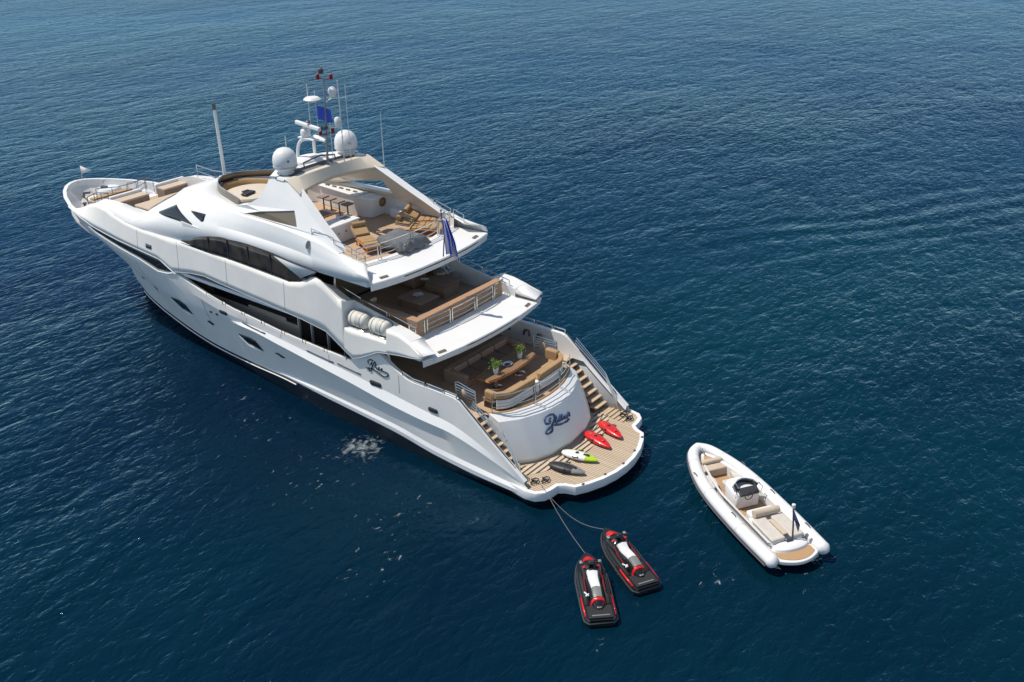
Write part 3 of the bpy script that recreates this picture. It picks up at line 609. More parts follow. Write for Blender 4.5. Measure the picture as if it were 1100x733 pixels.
# ---- sundeck shell (port table of section curves, mirrored)
T_ = [(10.5, 3.93, 7.80), (12.3, 3.92, 7.54), (13.8, 3.92, 7.52), (15.1, 3.90, 7.56), (16.6, 3.86, 7.70), (18.6, 3.86, 7.76), (20.4, 3.86, 7.66), (22.2, 3.87, 7.34), (23.9, 3.87, 6.80), (26.5, 3.79, 6.66), (29, 3.66, 6.68), (31.2, 3.45, 7.02)]
Mm = [(10.6, 3.90, 7.98), (12.4, 3.80, 8.02), (14, 3.72, 8.02), (15.3, 3.62, 8.06), (16.9, 3.56, 8.08), (18.7, 3.54, 8.09), (20.4, 3.52, 8.05), (22.2, 3.50, 7.94), (24, 3.42, 7.80), (26.2, 3.28, 7.52), (28.2, 2.9, 7.16), (30.5, 2.62, 7.14)]
R0 = [(10.95, 3.6, 8.12), (12.6, 3.60, 8.42), (13.9, 3.56, 8.68), (15.4, 3.50, 8.80), (17, 3.44, 8.86), (18.7, 3.38, 8.84), (20.2, 3.22, 8.78), (22, 3.06, 8.62), (23.7, 2.96, 8.48), (25.3, 2.72, 8.34), (26.4, 2.1, 8.26), (26.9, 1.3, 8.28)]
U_ = [(11.35, 3.22, 8.2), (12.7, 3.36, 8.46), (14, 3.36, 8.74), (15.4, 3.28, 8.88), (17, 3.18, 8.92), (18.7, 3.02, 8.94), (20.2, 2.72, 8.94), (21.6, 2.36, 8.96), (23.0, 1.85, 8.90), (23.9, 1.32, 8.85), (24.5, .8, 8.82), (24.75, .4, 8.82)]
PER = 6
Tc, Mc, Rc, Uc = crv(T_, PER), crv(Mm, PER), crv(R0, PER), crv(U_, PER)
# sharper dip of the lower line behind the lens window
def lerp_rows(A, B, t): return [tuple(a+(c-a)*t for a, c in zip(p, q)) for p, q in zip(A, B)]
def bowed(A, B, t, k):
    return [(p[0]+(q[0]-p[0])*t, p[1]+(q[1]-p[1])*t+k*math.sin(math.pi*t), p[2]+(q[2]-p[2])*t+k*.5*math.sin(math.pi*t)) for p, q in zip(A, B)]
b = MB()
n9 = 10*PER+1
rowsS = [Tc, Mc]
b.grid(rowsS)
b.grid([r_[:n9] for r_ in (Mc, bowed(Mc, Rc, .33, .03), bowed(Mc, Rc, .66, .03), Rc)])
b.grid([r_[:] for r_ in (Rc, lerp_rows(Rc, Uc, .5), Uc)])
b.mirror_y()
# centre part of the wheelhouse roof between the two halves
a1, a2 = Rc[-1], Uc[-1]
b.grid([[(a1[0]+.12*(1-(t/1.3)**2), t, a1[2]+.02) for t in (1.3, .65, 0, -.65, -1.3)], [(a2[0]+.05*(1-(t/.4)**2), t, a2[2]) for t in (.4, .2, 0, -.2, -.4)]])
shell_ray = surf_ray(b)
sund = b.build('sundeck_shell', M['white'], Y, smooth=16, solid=.06, soff=0)
for s_ in (1, -1):   # the raking triangle between lens window and sundeck overhang, with its dark seam
    b = MB(); b.add([(16.7, s_*3.90, 7.62), (14.95, s_*3.93, 6.95), (13.85, s_*3.95, 7.50), (15.2, s_*3.92, 7.58)], [(0, 1, 2, 3)]); b.build('quarter_panel', M['white'], Y, solid=.06, soff=0)
    b = MB(); b.tube([(16.75, s_*3.90, 7.66), (15.2, s_*3.95, 7.60), (13.8, s_*3.97, 7.54)], .028, 6); b.tube([(15.6, s_*3.9, 7.22), (14.93, s_*3.95, 6.92), (14.6, s_*3.96, 6.98), (13.85, s_*3.96, 7.46)], .028, 6); b.build('panel_seam', M['dark'], Y)
# windscreen and wheelhouse front (faces forward)
b = MB()
front_top = [p for p in Rc[8*PER:]]+[(27.0, .65, 8.26), (27.02, 0, 8.28)]
n_ = len(front_top)
front_bot = crv([(25.2, 3.3, 7.62), (27.3, 3.0, 7.2), (29.3, 2.0, 6.95), (29.9, 1.0, 6.9), (30.0, 0, 6.9)], 6)
def resamp(P, n):
    L_ = [0]
    for p, q in zip(P, P[1:]): L_.append(L_[-1]+(Vector(q)-Vector(p)).length)
    out = []; k = 0
    for i in range(n):
        t = L_[-1]*i/(n-1)
        while k < len(P)-2 and L_[k+1] < t: k += 1
        f = (t-L_[k])/max(1e-9, L_[k+1]-L_[k]); out.append(tuple(a+(c-a)*f for a, c in zip(P[k], P[k+1])))
    return out
fb = resamp(front_bot, 24); ft = resamp(front_top, 24)
b.grid([fb, ft]); b.mirror_y(); b.build('windscreen', M['glass'], Y, smooth=40)
# side lens window: glass between crease and shell
lensx = sorted(set([15.0+i*.2 for i in range(45)]+[15.0, 15.85, 16.6, 23.9])); lensx = [x for x in lensx if 14.95 <= x <= 23.9]
tzf = lin([p[0] for p in Tc], [p[2] for p in Tc])
for s_ in (1, -1):
    b = MB(); lo_ = lambda x: (fh_(x)-.06); tz2 = lin([14.9, 16.7, 17.2], [6.95, 7.64, 7.66]); hi_ = lambda x: max(min(tzf(x), tz2(x))+.05, fh_(x)-.05)
    b.grid([[(x, s_*(3.93-.012*j), lo_(x)+(hi_(x)-lo_(x))*j/4) for x in [14.4, 14.7]+lensx] for j in range(5)])
    w = b.build('side_window', M['lens_glass'], Y, smooth=40, solid=.02)
    for x in (17.0, 18.6, 20.1, 21.6):
        b = MB(); b.box((x, s_*3.925, (lo_(x)+hi_(x))/2), (.05, .03, hi_(x)-lo_(x)-.06)); b.build('window_mullion', M['dark'], w)
# wheelhouse side windows and small openings, on the shell
for s_ in (1, -1):
    patch('wheelhouse_window', (23.2, 26.6), [(23.2, 7.70), (26.6, 7.55)], [(23.2, 7.73), (25.2, 8.20), (26.6, 7.60)], shell_ray, M['glass'], side=s_, off=.045, nx=18, nz=5)
    patch('wheelhouse_window', (22.35, 23.6), [(22.35, 8.05), (22.5, 7.98), (23.6, 8.22)], [(22.35, 8.34), (23.6, 8.26)], shell_ray, M['glass'], side=s_, off=.045, nx=8, nz=3)
# air grilles: round discs on the sides
for (x, z, ry_) in ((14.55, 8.55, 0),):
    for s_ in (1, -1):
        b = MB(); ang = R(28)
        for (rr_, off, mi) in ((.21, .0, 0), (.16, .02, 1)):
            b.mi = mi
            ring = [(x+rr_*math.cos(2*math.pi*j/20)*.75, rr_*math.sin(2*math.pi*j/20)*1.15) for j in range(20)]
            ps = [(px, s_*(3.62-math.sin(ang)*pv+off+.035), z+math.cos(ang)*pv) for px, pv in ring]
            ps2 = [(px, s_*(3.52-math.sin(ang)*pv), z+math.cos(ang)*pv) for px, pv in ring]
            b.add(ps, [tuple(range(20))]); b.grid([ps, ps2], closed_u=True)
        b.build('air_grille', [M['grey'], M['steel_dark']], Y, smooth=40)
for s_ in (1, -1):
    patch('side_badge', (26.6, 27.1), [(26.6, 5.78), (27.1, 5.78)], [(26.6, 6.0), (27.1, 6.0)], band_ray, M['steel_dark'], side=s_, off=.06, nx=4, nz=2)

# ---- sundeck floor and its aft coaming
SI = lin([0, 1.5, 2.8, 3.3], [11.75, 11.85, 12.15, 12.25]); SO = lin([0, 1.2, 2.2, 3.2, 3.93], [10.02, 10.05, 10.14, 10.32, 10.5])
aft_coaming('sundeck_aft_coaming', SI, SO, 7.90, 7.70, 7.36, 3.25, 3.93, .05)
b = MB(); b.prism([(10.5, 3.3), (10.8, 3.85), (14, 3.86), (20, 3.82), (24, 3.6), (26, 2.8), (26, -2.8), (24, -3.6), (20, -3.82), (14, -3.86), (10.8, -3.85), (10.5, -3.3), (10.5, -2), (10.5, 0), (10.5, 2)], 7.48, 7.69)
b.build('sundeck_slab', M['white'], Y, smooth=0)
b = MB(); b.prism([(12.1, 3.3), (20, 3.2), (22, 2.4), (24.6, .9), (24.6, -.9), (22, -2.4), (20, -3.2), (12.1, -3.3), (11.75, 0)], 7.69, SUND)
b.build('sundeck_teak', M['deck'], Y, smooth=0)
b = MB()   # inside lining of the sundeck coaming
for s_ in (1, -1):
    b.grid([[(x, s_*(y-.05), z) for x, y, z in Uc[3:]], [(x-.04, s_*max(.0, y-.12), SUND-.02) for x, y, z in Uc[3:]]])
b.build('coaming_lining', M['white'], Y, smooth=30)
# dark glass slots in the aft fascias and the small amber lights
for (O, z, yy, back) in ((UO, 4.86, 1.6, .09), (SO, 7.50, 1.6, .09)):
    b = MB(); yl2 = [-2.9+i*.3 for i in range(18)]; 
    b.grid([[(O(abs(y))+back-.1, y, z+.12) for y in yl2], [(O(abs(y))+back+.02, y, z-.02) for y in yl2]]); b.build('fascia_slot', M['glass'], Y, solid=.02)
for (x, y, z) in ((7.45, 3.0, 5.10), (10.55, 3.05, 7.77)):
    for s_ in (1, -1):
        b = MB(); b.box((x, s_*y, z), (.16, .42, .02), ry=R(-14), rz=s_*R(-12)); b.build('courtesy_light', M['bronze_glass'], Y, bev=.03)

# ---- foredeck: raised shoulders, lounge and bow well
foot = crv([(30.3, 2.63, 7.14), (31.4, 2.66, 7.16), (32.6, 2.55, 7.0), (33.8, 2.30, 6.55), (34.6, 2.2, 6.2), (35.4, 2.15, 5.95)], 6)
edge = [(x, band_y(x, fh_(x)), fh_(x)) for x in [30.3+(35.4-30.3)*i/42 for i in range(43)]]
fo = resamp(foot, 43)
for s_ in (1, -1):
    b = MB(); b.grid([[(x, s_*y, z) for x, y, z in q] for q in (edge, bowed(edge, fo, .5, .015), fo, [(x, y-.06, 5.0) for x, y, z in fo])]); b.build('foredeck_shoulder', M['white'], Y, smooth=20)
b = MB(); b.prism([(24, 3.3), (30, 2.7), (33.5, 2.4), (33.5, -2.4), (30, -2.7), (24, -3.3)], 6.0, 6.08)
b.build('foredeck_lounge_sole', M['deck'], Y, smooth=0)
b = MB(); bowp = [(x, y) for x, y, z in plan_in(hrow('sheer', [.8+.2*i/40 for i in range(41)]), .25)]
b.prism([(33.0, 3.3)]+[p for p in bowp if p[0] > 33.1]+[(x, -y) for x, y in reversed(bowp) if x > 33.1]+[(33.0, -3.3)], 4.9, 5.0)
b.build('bow_well_sole', M['grey'], Y, smooth=0)
b = MB(); b.box((34.6, 0, 5.42), (2.4, 4.1, .9)); b.build('forward_steps_block', M['white'], Y, bev=.05)
b = MB(); b.box((35.9, .2, 5.5), (.7, 2.9, 1.0)); b.build('anchor_locker', M['grey'], Y, bev=.05)
b = MB(); b.box((36.1, .15, 6.05), (.42, 2.6, .08)); b.box((35.1, 1.5, 5.95), (1.2, .9, .06)); b.build('teak_step_board', M['teak_gold'], Y, bev=.02)
b = MB(); b.lathe([(.0, 1.1), (.55, 1.05), (.75, .8), (.8, 0)], (37.4, -.55, 5.0), 24); b.build('windlass_housing', M['dome'], Y)
b = MB()
for s_ in (1, -1):
    b.lathe([(.11, 0), (.11, .1), (.07, .12), (.07, .25), (.13, .28), (.13, .34), (0, .35)], (38.0, s_*.9, 5.0), 14)
b.box((37.55, -.3, 6.1), (.35, .25, .12), rz=.4)
b.build('windlass', M['steel_dark'], Y)
# ---- arch: two raking side panels with a glazed triangle, bridged at the top
from mathutils.geometry import tessellate_polygon
def plate_xz(b, outer, holes, yf, thick, side=1, mi=(0, 0, 0)):
    loops = [outer]+holes; flat = [p for l in loops for p in l]
    tris = tessellate_polygon([[Vector((p[0], p[1], 0)) for p in l] for l in loops])
    vo = [(x, side*yf(x, z), z) for x, z in flat]; vi = [(x, side*(yf(x, z)-thick), z) for x, z in flat]
    b.mi = mi[0]; b.add(vo, [tuple(t) for t in tris]); b.mi = mi[1]; b.add(vi, [tuple(t) for t in tris])
    k = 0; b.mi = mi[2]
    for l in loops:
        n = len(l); b.add([vo[k+i] for i in range(n)]+[vi[k+i] for i in range(n)], [(i, (i+1) % n, (i+1) % n+n, i+n) for i in range(n)]); k += n
ay = lambda x, z: 3.44-(z-8.7)*.42 - max(0, x-19.0)*.28
ARC = [(21.6, 8.72), (20.6, 8.98), (19.3, 9.34), (18.5, 9.78), (18.15, 10.3), (18.0, 10.84), (16.95, 10.84), (16.1, 10.42), (15.15, 9.88), (14.3, 9.38), (13.5, 8.95), (12.7, 8.50), (13.4, 8.42), (15, 8.72), (18, 8.86), (20.5, 8.74)]
HOLE = [(19.4, 8.94), (18.2, 9.26), (16.9, 9.50), (15.98, 9.68), (15.78, 9.35), (15.6, 9.02), (17.2, 8.98)]
for s_ in (1, -1):
    b = MB(); plate_xz(b, ARC, [HOLE], ay, .46, s_, (0, 1, 0)); b.build('arch_side', [M['white'], M['cream']], Y, smooth=20, merge=True)  # cream inner sheet: warm teak bounce painted in
    if s_ > 0:
        b = MB(); plate_xz(b, HOLE, [], lambda x, z: ay(x, z)-.06, .03, s_); b.build('arch_window', M['bronze_glass'], Y, smooth=0)
    else:
        pass
b = MB(); n = 28; rws = [[] for _ in range(9)]
for i in range(n+1):
    y = -2.62+5.24*i/n; a = abs(y)/2.62; c = 1-a*a
    fx = 18.02+.95*c; z = 10.84+.14*c
    ax_ = 16.95-.15*c
    for j, p in enumerate(((fx-.15, y, z-.32), (fx+.02, y, z-.12), (fx-.12, y, z), ((fx+ax_)/2+.1, y, z+.05), (ax_+.62, y, z+.02))): rws[j].append(p)
    for j, p in enumerate(((ax_+.62, y, z+.02), (ax_+.60, y, z-.10), (ax_+.06, y, z-.10), (ax_, y, z+.0))): rws[5+j].append(p)
b.mi = 0; b.grid(rws[:5]); b.mi = 1; b.grid(rws[5:9])
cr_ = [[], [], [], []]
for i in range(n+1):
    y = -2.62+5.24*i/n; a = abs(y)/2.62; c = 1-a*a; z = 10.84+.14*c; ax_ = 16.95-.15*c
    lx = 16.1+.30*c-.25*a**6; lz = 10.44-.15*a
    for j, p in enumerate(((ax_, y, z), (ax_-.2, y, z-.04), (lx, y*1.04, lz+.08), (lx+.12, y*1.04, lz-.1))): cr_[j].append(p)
b.mi = 2; b.grid(cr_)  # cream aft face: bounce from the teak floor put into the colour
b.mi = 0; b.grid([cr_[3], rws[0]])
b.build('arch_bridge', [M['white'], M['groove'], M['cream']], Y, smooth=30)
b = MB(); b.lathe([(0, .30), (.5, .27), (.85, .16), (.98, 0), (.98, -.12)], (18.1, .25, 10.93), 28, .62, 1.2); b.build('mast_plinth', M['white'], Y)
b = MB(); b.tube([(17.2, 1.15, 11.0), (17.25, 1.15, 11.22), (17.2, .2, 11.36), (17.15, -.7, 11.22), (17.1, -.7, 11.0)], .04, 8); b.build('plinth_rail', M['steel_dark'], Y)
# satellite domes
for s_ in (1, -1):
    c = (17.62, s_*1.92, 10.86)
    d = MB(); d.lathe([(.36, 0), (.38, .06), (.30, .10), (.30, .16), (.48, .22), (.545, .38), (.56, .62), (.53, .82), (.44, 1.0), (.30, 1.13), (.14, 1.19), (0, 1.205)], c, 32)
    dm = d.build('satellite_dome', M['dome'], Y, smooth=50)
    e = MB(); e.lathe([(.565, .33), (.57, .36), (.565, .39)], c, 32); e.build('dome_seam', M['grey'], dm)
    e = MB(); e.box((c[0]-.50, c[1]+.22, c[2]+.68), (.05, .09, .09), rz=R(-25)); e.build('vent_plug', M['steel_dark'], dm, bev=.01)
# mast with its fittings
mb_ = MB(); mb_.tube([(16.9, 0, 10.9), (16.75, 0, 12.6), (16.6, 0, 15.0)], [.055, .045, .03], 10)
mast = mb_.build('mast', M['ski_silver'], Y)
b = MB()
b.tube(spline([(18.35, .55, 10.95), (18.3, .5, 11.6), (18.1, .4, 12.0), (17.5, .15, 12.1), (16.9, 0, 12.05)], 6), .075, 10)
b.tube(spline([(18.35, -.55, 10.95), (18.3, -.5, 11.6), (18.1, -.4, 12.0), (17.5, -.15, 12.1), (16.9, 0, 12.05)], 6), .075, 10)
b.box((17.75, .2, 12.12), (1.1, .5, .07)); b.build('mast_bracket', M['white'], mast, bev=.01)
def tube_part(name, pts, r, m, parent, n=8):
    b = MB(); b.tube(pts, r, n); return b.build(name, m, parent, smooth=50)
b = MB(); b.lathe([(.16, 0), (.22, .05), (.24, .25), (.2, .36), (.1, .42), (.1, .52), (0, .53)], (17.95, .25, 12.14), 18); b.build('radar_pedestal', M['dome'], mast)
b = MB(); b.box((17.5, .45, 12.78), (2.1, .16, .20), rz=math.atan2(-.5, 2.64)); b.build('radar_scanner', M['dome'], mast, bev=.05)
for (x, y, z0, z1, r_) in ((17.7, .1, 12.7, 14.6, .02), (16.0, -.25, 11.0, 14.9, .028), (15.75, -.45, 11.0, 14.7, .016), (17.1, -.55, 11.0, 13.0, .016), (18.1, 1.35, 10.9, 12.4, .022)):
    tube_part('whip_antenna', [(x, y, z0), (x, y, z1)], r_, M['dome'], mast, 6)
b = MB(); b.lathe([(0, .11), (.3, .09), (.40, 0), (.3, -.07), (0, -.08)], (17.25, .25, 14.0), 22); b.build('disc_antenna', M['dome'], mast)
b = MB(); b.lathe([(.12, -.2), (.16, -.12), (.20, 0), (.20, .12), (.13, .22), (0, .27)], (16.45, -.3, 14.3), 18); b.tube([(16.6, 0, 13.9), (16.45, -.3, 14.1)], .03, 6); b.build('small_dome', M['dome'], mast)
b = MB(); b.lathe([(.12, -.25), (.15, -.12), (.17, 0), (.17, .12), (.1, .22), (0, .25)], (16.2, -.25, 13.0), 18); b.tube([(16.7, 0, 12.7), (16.2, -.25, 12.75)], .03, 6); b.build('small_dome', M['dome'], mast)
for (x, y, z) in ((16.75, .22, 15.05), (16.45, -.3, 15.0), (16.9, .25, 12.5), (16.55, -.2, 12.55)):
    b = MB(); b.lathe([(.06, -.12), (.085, -.1), (.085, .1), (.05, .14), (0, .15)], (x, y, z), 12); b.tube([(x, y, z-.05), (16.65, 0, z-.12)], .02, 5); b.build('signal_light', M['dark_red'], mast)
b = MB(); b.lathe([(.10, -.1), (.13, 0), (.12, .12), (0, .2)], (16.62, .12, 15.3), 12); b.box((16.7, .2, 12.75), (.3, .25, .12)); b.lathe([(.1, 0), (.13, .06), (0, .16)], (17.4, .5, 12.95), 12); b.build('masthead_gear', M['steel_dark'], mast)
# courtesy flag on the mast
def flag_mesh(p0, w, h, dirv, m, name, parent, amp=.06, drop=0, mats=None, stripes=None):
    b = MB(); nx, nz = 16, 18; rows = []
    for j in range(nz+1):
        row = []
        for i in range(nx+1):
            u, v = i/nx, j/nz; a = amp*math.sin(u*9+v*2.2)*(u**.6)
            row.append((p0[0]+dirv[0]*w*u+dirv[1]*a, p0[1]+dirv[1]*w*u-dirv[0]*a, p0[2]-h*v-drop*u*(1+.3*math.sin(v*3))))
        rows.append(row)
    b.grid(rows)
    if stripes:
        b.m = [stripes(i/nx, j/nz) for j in range(nz) for i in range(nx)]
    return b.build(name, mats or m, parent, smooth=60, solid=.008)
# ---- flagstaff and ensign at the sundeck aft edge: a hanging striped flag
tube_part('courtesy_flag_halyard', [(17.2, .1, 14.4), (17.2, .1, 12.3)], .008, M['dome'], mast, 5)
flag_mesh((17.15, .1, 13.7), .75, .62, (-.9, -.3), M['blue'], 'courtesy_flag', mast, .05, .15)
# aerials and poles away from the mast
tube_part('aerial_pole', [(27.6, -1.9, 7.9), (27.65, -1.9, 10.0), (27.7, -1.9, 11.75)], [.10, .09, .085], M['dome'], Y, 12)
tube_part('pole_cap', [(27.7, -1.9, 11.75), (27.72, -1.9, 12.1)], [.11, .09], M['steel_dark'], Y, 10)
b = MB(); b.box((27.6, -1.9, 8.0), (.5, .5, .22)); b.box((27.3, -1.4, 8.0), (.3, .2, .18)); b.build('pole_foot', M['dome'], Y, bev=.04)
tube_part('whip_antenna', [(16.2, -3.0, 10.3), (16.2, -3.0, 12.9)], [.028, .012], M['dome'], Y, 6)
# ---- railings
def rail(name, pts, h, bars=(1.0, .5), post=None, r=.022, parent=Y, inset_=.0, m='chrome', curveends=True):
    P = [Vector(p) for p in pts]; b = MB(); up = Vector((0, 0, h))
    for k, f in enumerate(bars):
        q = [tuple(p+up*f) for p in P]
        if k == 0 and curveends: q = [tuple(P[0]+up*.0)]+[tuple(P[0]+up*.93)]+q[0:1]+q[1:-1]+q[-1:]+[tuple(P[-1]+up*.93)]+[tuple(P[-1])]
        b.tube(q, r if k == 0 else r*.7, 6)
    L_ = [0]
    for p, q in zip(P, P[1:]): L_.append(L_[-1]+(q-p).length)
    n = max(1, round(L_[-1]/(post or 1.1)))
    for i in range(1, n):
        t = L_[-1]*i/n; k = 0
        while L_[k+1] < t: k += 1
        p = P[k].lerp(P[k+1], (t-L_[k])/(L_[k+1]-L_[k])); b.tube([tuple(p), tuple(p+up)], r*.85, 6)
    return b.build(name, M[m], parent, smooth=50)
def arcp(I, ya, yb, z, dx=0, n=8): return [(I(abs(ya+(yb-ya)*i/n))+dx, ya+(yb-ya)*i/n, z) for i in range(n+1)]
for (ya, yb) in ((3.2, 2.45), (2.3, .95), (.8, -.75), (-.9, -2.2), (-2.35, -3.25)):
    rail('aft_railing', arcp(UI, ya, yb, 5.24, -.06), .72, (1, .66, .33), 3, r=.032)
for (ya, yb) in ((3.05, 2.0), (1.85, .1), (-.05, -1.9), (-2.05, -3.1)):
    rail('aft_railing', arcp(SI, ya, yb, 7.90, -.06), .76, (1, .66, .33), 3, r=.032)
for (ya, yb) in ((2.75, 1.05), (.95, -.75), (-.85, -2.3)):
    rail('aft_railing', arcp(TI, ya, yb, 2.80, .04), .85, (1, .66, .33), 3)
for s_ in (1, -1):
    for (xa, xb, z0, z1) in ((13.4, 11.95, 6.68, 6.34), (11.8, 10.35, 6.28, 6.06), (10.2, 8.7, 6.04, 5.78)):
        rail('side_railing', [(xa, s_*3.24, z0-.1), (xb, s_*3.24, z1-.1)], .26, (1,), 3)
    for (xa, xb, z0, z1) in ((14.6, 13.3, 8.78, 8.58), (13.2, 12.2, 8.56, 8.36), (12.1, 11.4, 8.34, 8.2)):
        rail('side_railing', [(xa, s_*3.34, z0), (xb, s_*3.26, z1)], .42, (1, .5), 3)
    for (xa, xb) in ((9.0, 7.75), (7.6, 6.7), (6.6, 5.95)):
        f = HF['sheer'][0]; rail('coaming_handrail', [(xa, s_*3.9, f(xa)[2]+.02), ((xa+xb)/2, s_*3.9, f((xa+xb)/2)[2]+.02), (xb, s_*3.9, f(xb)[2]+.02)], .20, (1,), 3, r=.026)
    for k in range(7):
        xa = 22.4-k*1.45; xb = xa-1.25; f = HF['sheer'][0]
        rail('bulwark_handrail', [(xa, s_*3.93, f(xa)[2]+.02), ((xa+xb)/2, s_*3.93, f((xa+xb)/2)[2]+.02), (xb, s_*3.93, f(xb)[2]+.02)], .16, (1,), 3, r=.022)
    # bow rails
    rail('side_gate_railing', [(31.4, s_*2.75, 7.1), (29.9, s_*2.78, 7.0), (28.0, s_*2.95, 7.1), (26.6, s_*3.25, 7.45)], .8, (1, .55), 1.6, r=.028) if s_ < 0 else None
rail('bow_well_railing', [(35.6, 1.35, 5.9), (34.9, 0.4, 5.9), (34.8, -.6, 5.9), (35.4, -1.8, 5.9)], .85, (1, .6, .3), 1.0, r=.022, m='steel_dark')
rail('bow_step_railing', [(36.1, 1.7, 5.4), (34.9, 1.75, 5.9), (33.4, 1.9, 6.2)], .85, (1,), .9, r=.026, m='steel_dark')
rail('bow_step_railing', [(36.6, -1.3, 5.4), (34.9, -1.5, 5.9), (33.4, -1.6, 6.2)], .85, (1,), .9, r=.022, m='steel_dark')
# cockpit gates at the head of each stair: bars with a round rope-like boss
for s_ in (1, -1):
    b = MB(); x0, y0, y1 = 6.9, s_*2.78, s_*2.95
    for k in range(7):
        z = MAIN+.12+k*.13; b.tube([(6.95, y0, z), (5.75, y1, z)], .028, 6)
    b.tube([(6.95, y0, MAIN), (7.0, y0, MAIN+.98), (6.8, y0, MAIN+1.04), (5.75, y1, MAIN+.98), (5.7, y1, MAIN)], .032, 6)
    b.build('stair_gate', M['chrome'], Y)
    b = MB(); b.lathe([(0, .06), (.12, .05), (.2, 0), (.2, -.06)], (0, 0, 0), 16)
    b.v = [(6.5+x, s_*(2.86+z)+.0, MAIN+.62+y) for x, y, z in b.v]; b.build('gate_boss', M['beige'], Y)
# bronze flybridge windscreen around the forward rim
scr = [(20.4, 2.70, 8.94)]+[p for p in Uc[6*PER+2:]]
scr = scr+[(x, -y, z) for x, y, z in reversed(scr)]
b = MB(); b.grid([[(x, y, z-.02) for x, y, z in scr], [(x-.10, y*.985, z+.34) for x, y, z in scr]]); b.build('flybridge_screen', M['bronze_glass'], Y, solid=.03, smooth=60)
b = MB(); b.tube([(x-.10, y*.985, z+.35) for x, y, z in scr], .022, 6); b.build('screen_rail', M['chrome'], Y)
# flybridge helm: moulded console, instruments, bench with amber backrest
b = MB(); b.lathe([(0, .86), (.80, .85), (.95, .80), (1.0, .70), (1.0, 0)], (22.9, 0, SUND), 36, 1.35, 1.45); b.build('helm_console', M['cream'], Y)
b = MB(); b.box((22.45, .55, SUND+.93), (.35, .75, .10), rz=.2); b.box((22.9, .35, SUND+.90), (.2, .4, .08)); b.build('instrument_pod', M['black_rubber'], Y, bev=.03)
b = MB(); b.box((21.5, .1, SUND+.98), (.10, .5, .26)); b.build('helm_wheel', M['steel_dark'], Y, bev=.04)
b = MB(); sc2 = [(x-.28, y*.88, SUND+.0) for x, y, z in scr[4:-4]]
b.grid([[(x+.12, y*1.02, SUND+1.05) for x, y, z in sc2], [(x, y, SUND+1.0) for x, y, z in sc2], [(x-.05, y*.97, SUND+.45) for x, y, z in sc2]]); b.build('bench_backrest', M['ochre'], Y, solid=.04, smooth=60)
# staircase between the decks, starboard
b = MB()
for k in range(9): b.box((12.0+k*.27, -3.0, UP+.28*(k+1)), (.30, .75, .045))
b.build('deck_stair_treads', M['white'], Y, bev=.01)
b = MB()
for yy in (-2.6, -3.35):
    b.tube([(11.85, yy, UP+.9), (14.3, yy, UP+3.3)], .022, 6); b.tube([(11.85, yy, UP+.5), (14.3, yy, UP+2.9)], .016, 6)
    for k in range(5): b.tube([(11.9+k*.55, yy, UP+.1+k*.55), (11.9+k*.55, yy, UP+.95+k*.54)], .016, 6)
b.build('deck_stair_railing', M['chrome'], Y)
for s_ in (1, -1):
    tube_part('deck_pillar', [(13.6, s_*3.35, UP), (13.2, s_*3.45, SUND-.3)], .06, M['chrome'], Y)
    tube_part('deck_pillar', [(9.9, s_*3.5, MAIN), (10.2, s_*3.6, UP-.2)], .07, M['white'], Y)
# cleats, fairleads and small platform fittings
for (x, y) in ((2.35, 3.35), (2.05, 3.0), (2.35, -3.45), (1.95, -3.3)):
    b = MB(); b.tube([(x-.16, y, PLAT+.12), (x+.16, y, PLAT+.12)], .035, 8); b.tube([(x-.07, y, PLAT), (x-.07, y, PLAT+.12)], .03, 6); b.tube([(x+.07, y, PLAT), (x+.07, y, PLAT+.12)], .03, 6)
    b.tube([(x+.12*math.cos(t), y+.22*math.sin(t), PLAT+.05+.01*t) for t in [i*.5 for i in range(14)]], .025, 5)
    b.build('mooring_cleat', M['black_rubber'], Y)
for (x, y) in ((7.2, -3.55), (8.0, -3.6), (9.2, -3.6)):
    b = MB(); b.tube([(x-.18, y, 3.15), (x-.1, y, 3.42), (x+.1, y, 3.42), (x+.18, y, 3.15)], .05, 8); b.build('mooring_bitt', M['steel_dark'], Y)
for i in range(5):
    a = 0.28+i*.16; y = 2.3-i*1.15
    b = MB(); b.box((lin([0, .7, 1.45, 2.3], [.18, .22, .42, .66])(abs(y)), y, PLAT+.045), (.09, .14, .03)); b.build('lip_fitting', M['steel_dark'], Y, bev=.01)
# light strips on the bow and anchor
b = MB(); b.tube([(39.6, 0, 5.1), (39.3, .1, 5.5), (38.8, .0, 5.6)], .07, 8); b.build('anchor_chain', M['steel_dark'], Y)
# ================================================================== THINGS ABOARD
def cushion(name, c, d, m, parent, rz=0, ry=0, bev=.06): return boxpart(name, c, d, m, parent, bev=bev, rz=rz, ry=ry)
# ensign on its staff
t = thing('ensign_flag', 'blue and white striped flag on a staff at the top deck aft edge', 'flag', (9.85, 0, 7.9))
b = MB(); b.tube([(0, 0, 0), (-.12, 0, 1.05), (.02, 0, 2.05)], .028, 8); b.lathe([(0, .1), (.05, .05), (.05, 0), (0, -.04)], (.02, 0, 2.1), 10); b.build('flagstaff', M['steel_dark'], t)
b = MB(); rows = []; nx, nz = 26, 18
for j in range(nz+1):
    v = j/nz; row = []
    for i in range(nx+1):
        u = i/nx; w = .42*min(1, .35+v*1.1)
        row.append((-.10-w*u-.12*v+.05*math.sin(u*17), .11*math.sin(u*19+v*1.4)*(.4+.6*v)-.28*v*u-.05*v, 1.80-1.65*v-.25*u*v))
    rows.append(row)
b.grid(rows); b.m = [1 if i % 8 in (2, 3, 4) else 0 for j in range(nz) for i in range(nx)]
b.build('flag_cloth', [M['blue'], M['flag_white']], t, smooth=70, solid=.006)
t = thing('bow_pennant', 'small white pennant on a short staff at the tip of the bow', 'flag', (39.9, -.3, 6.1))
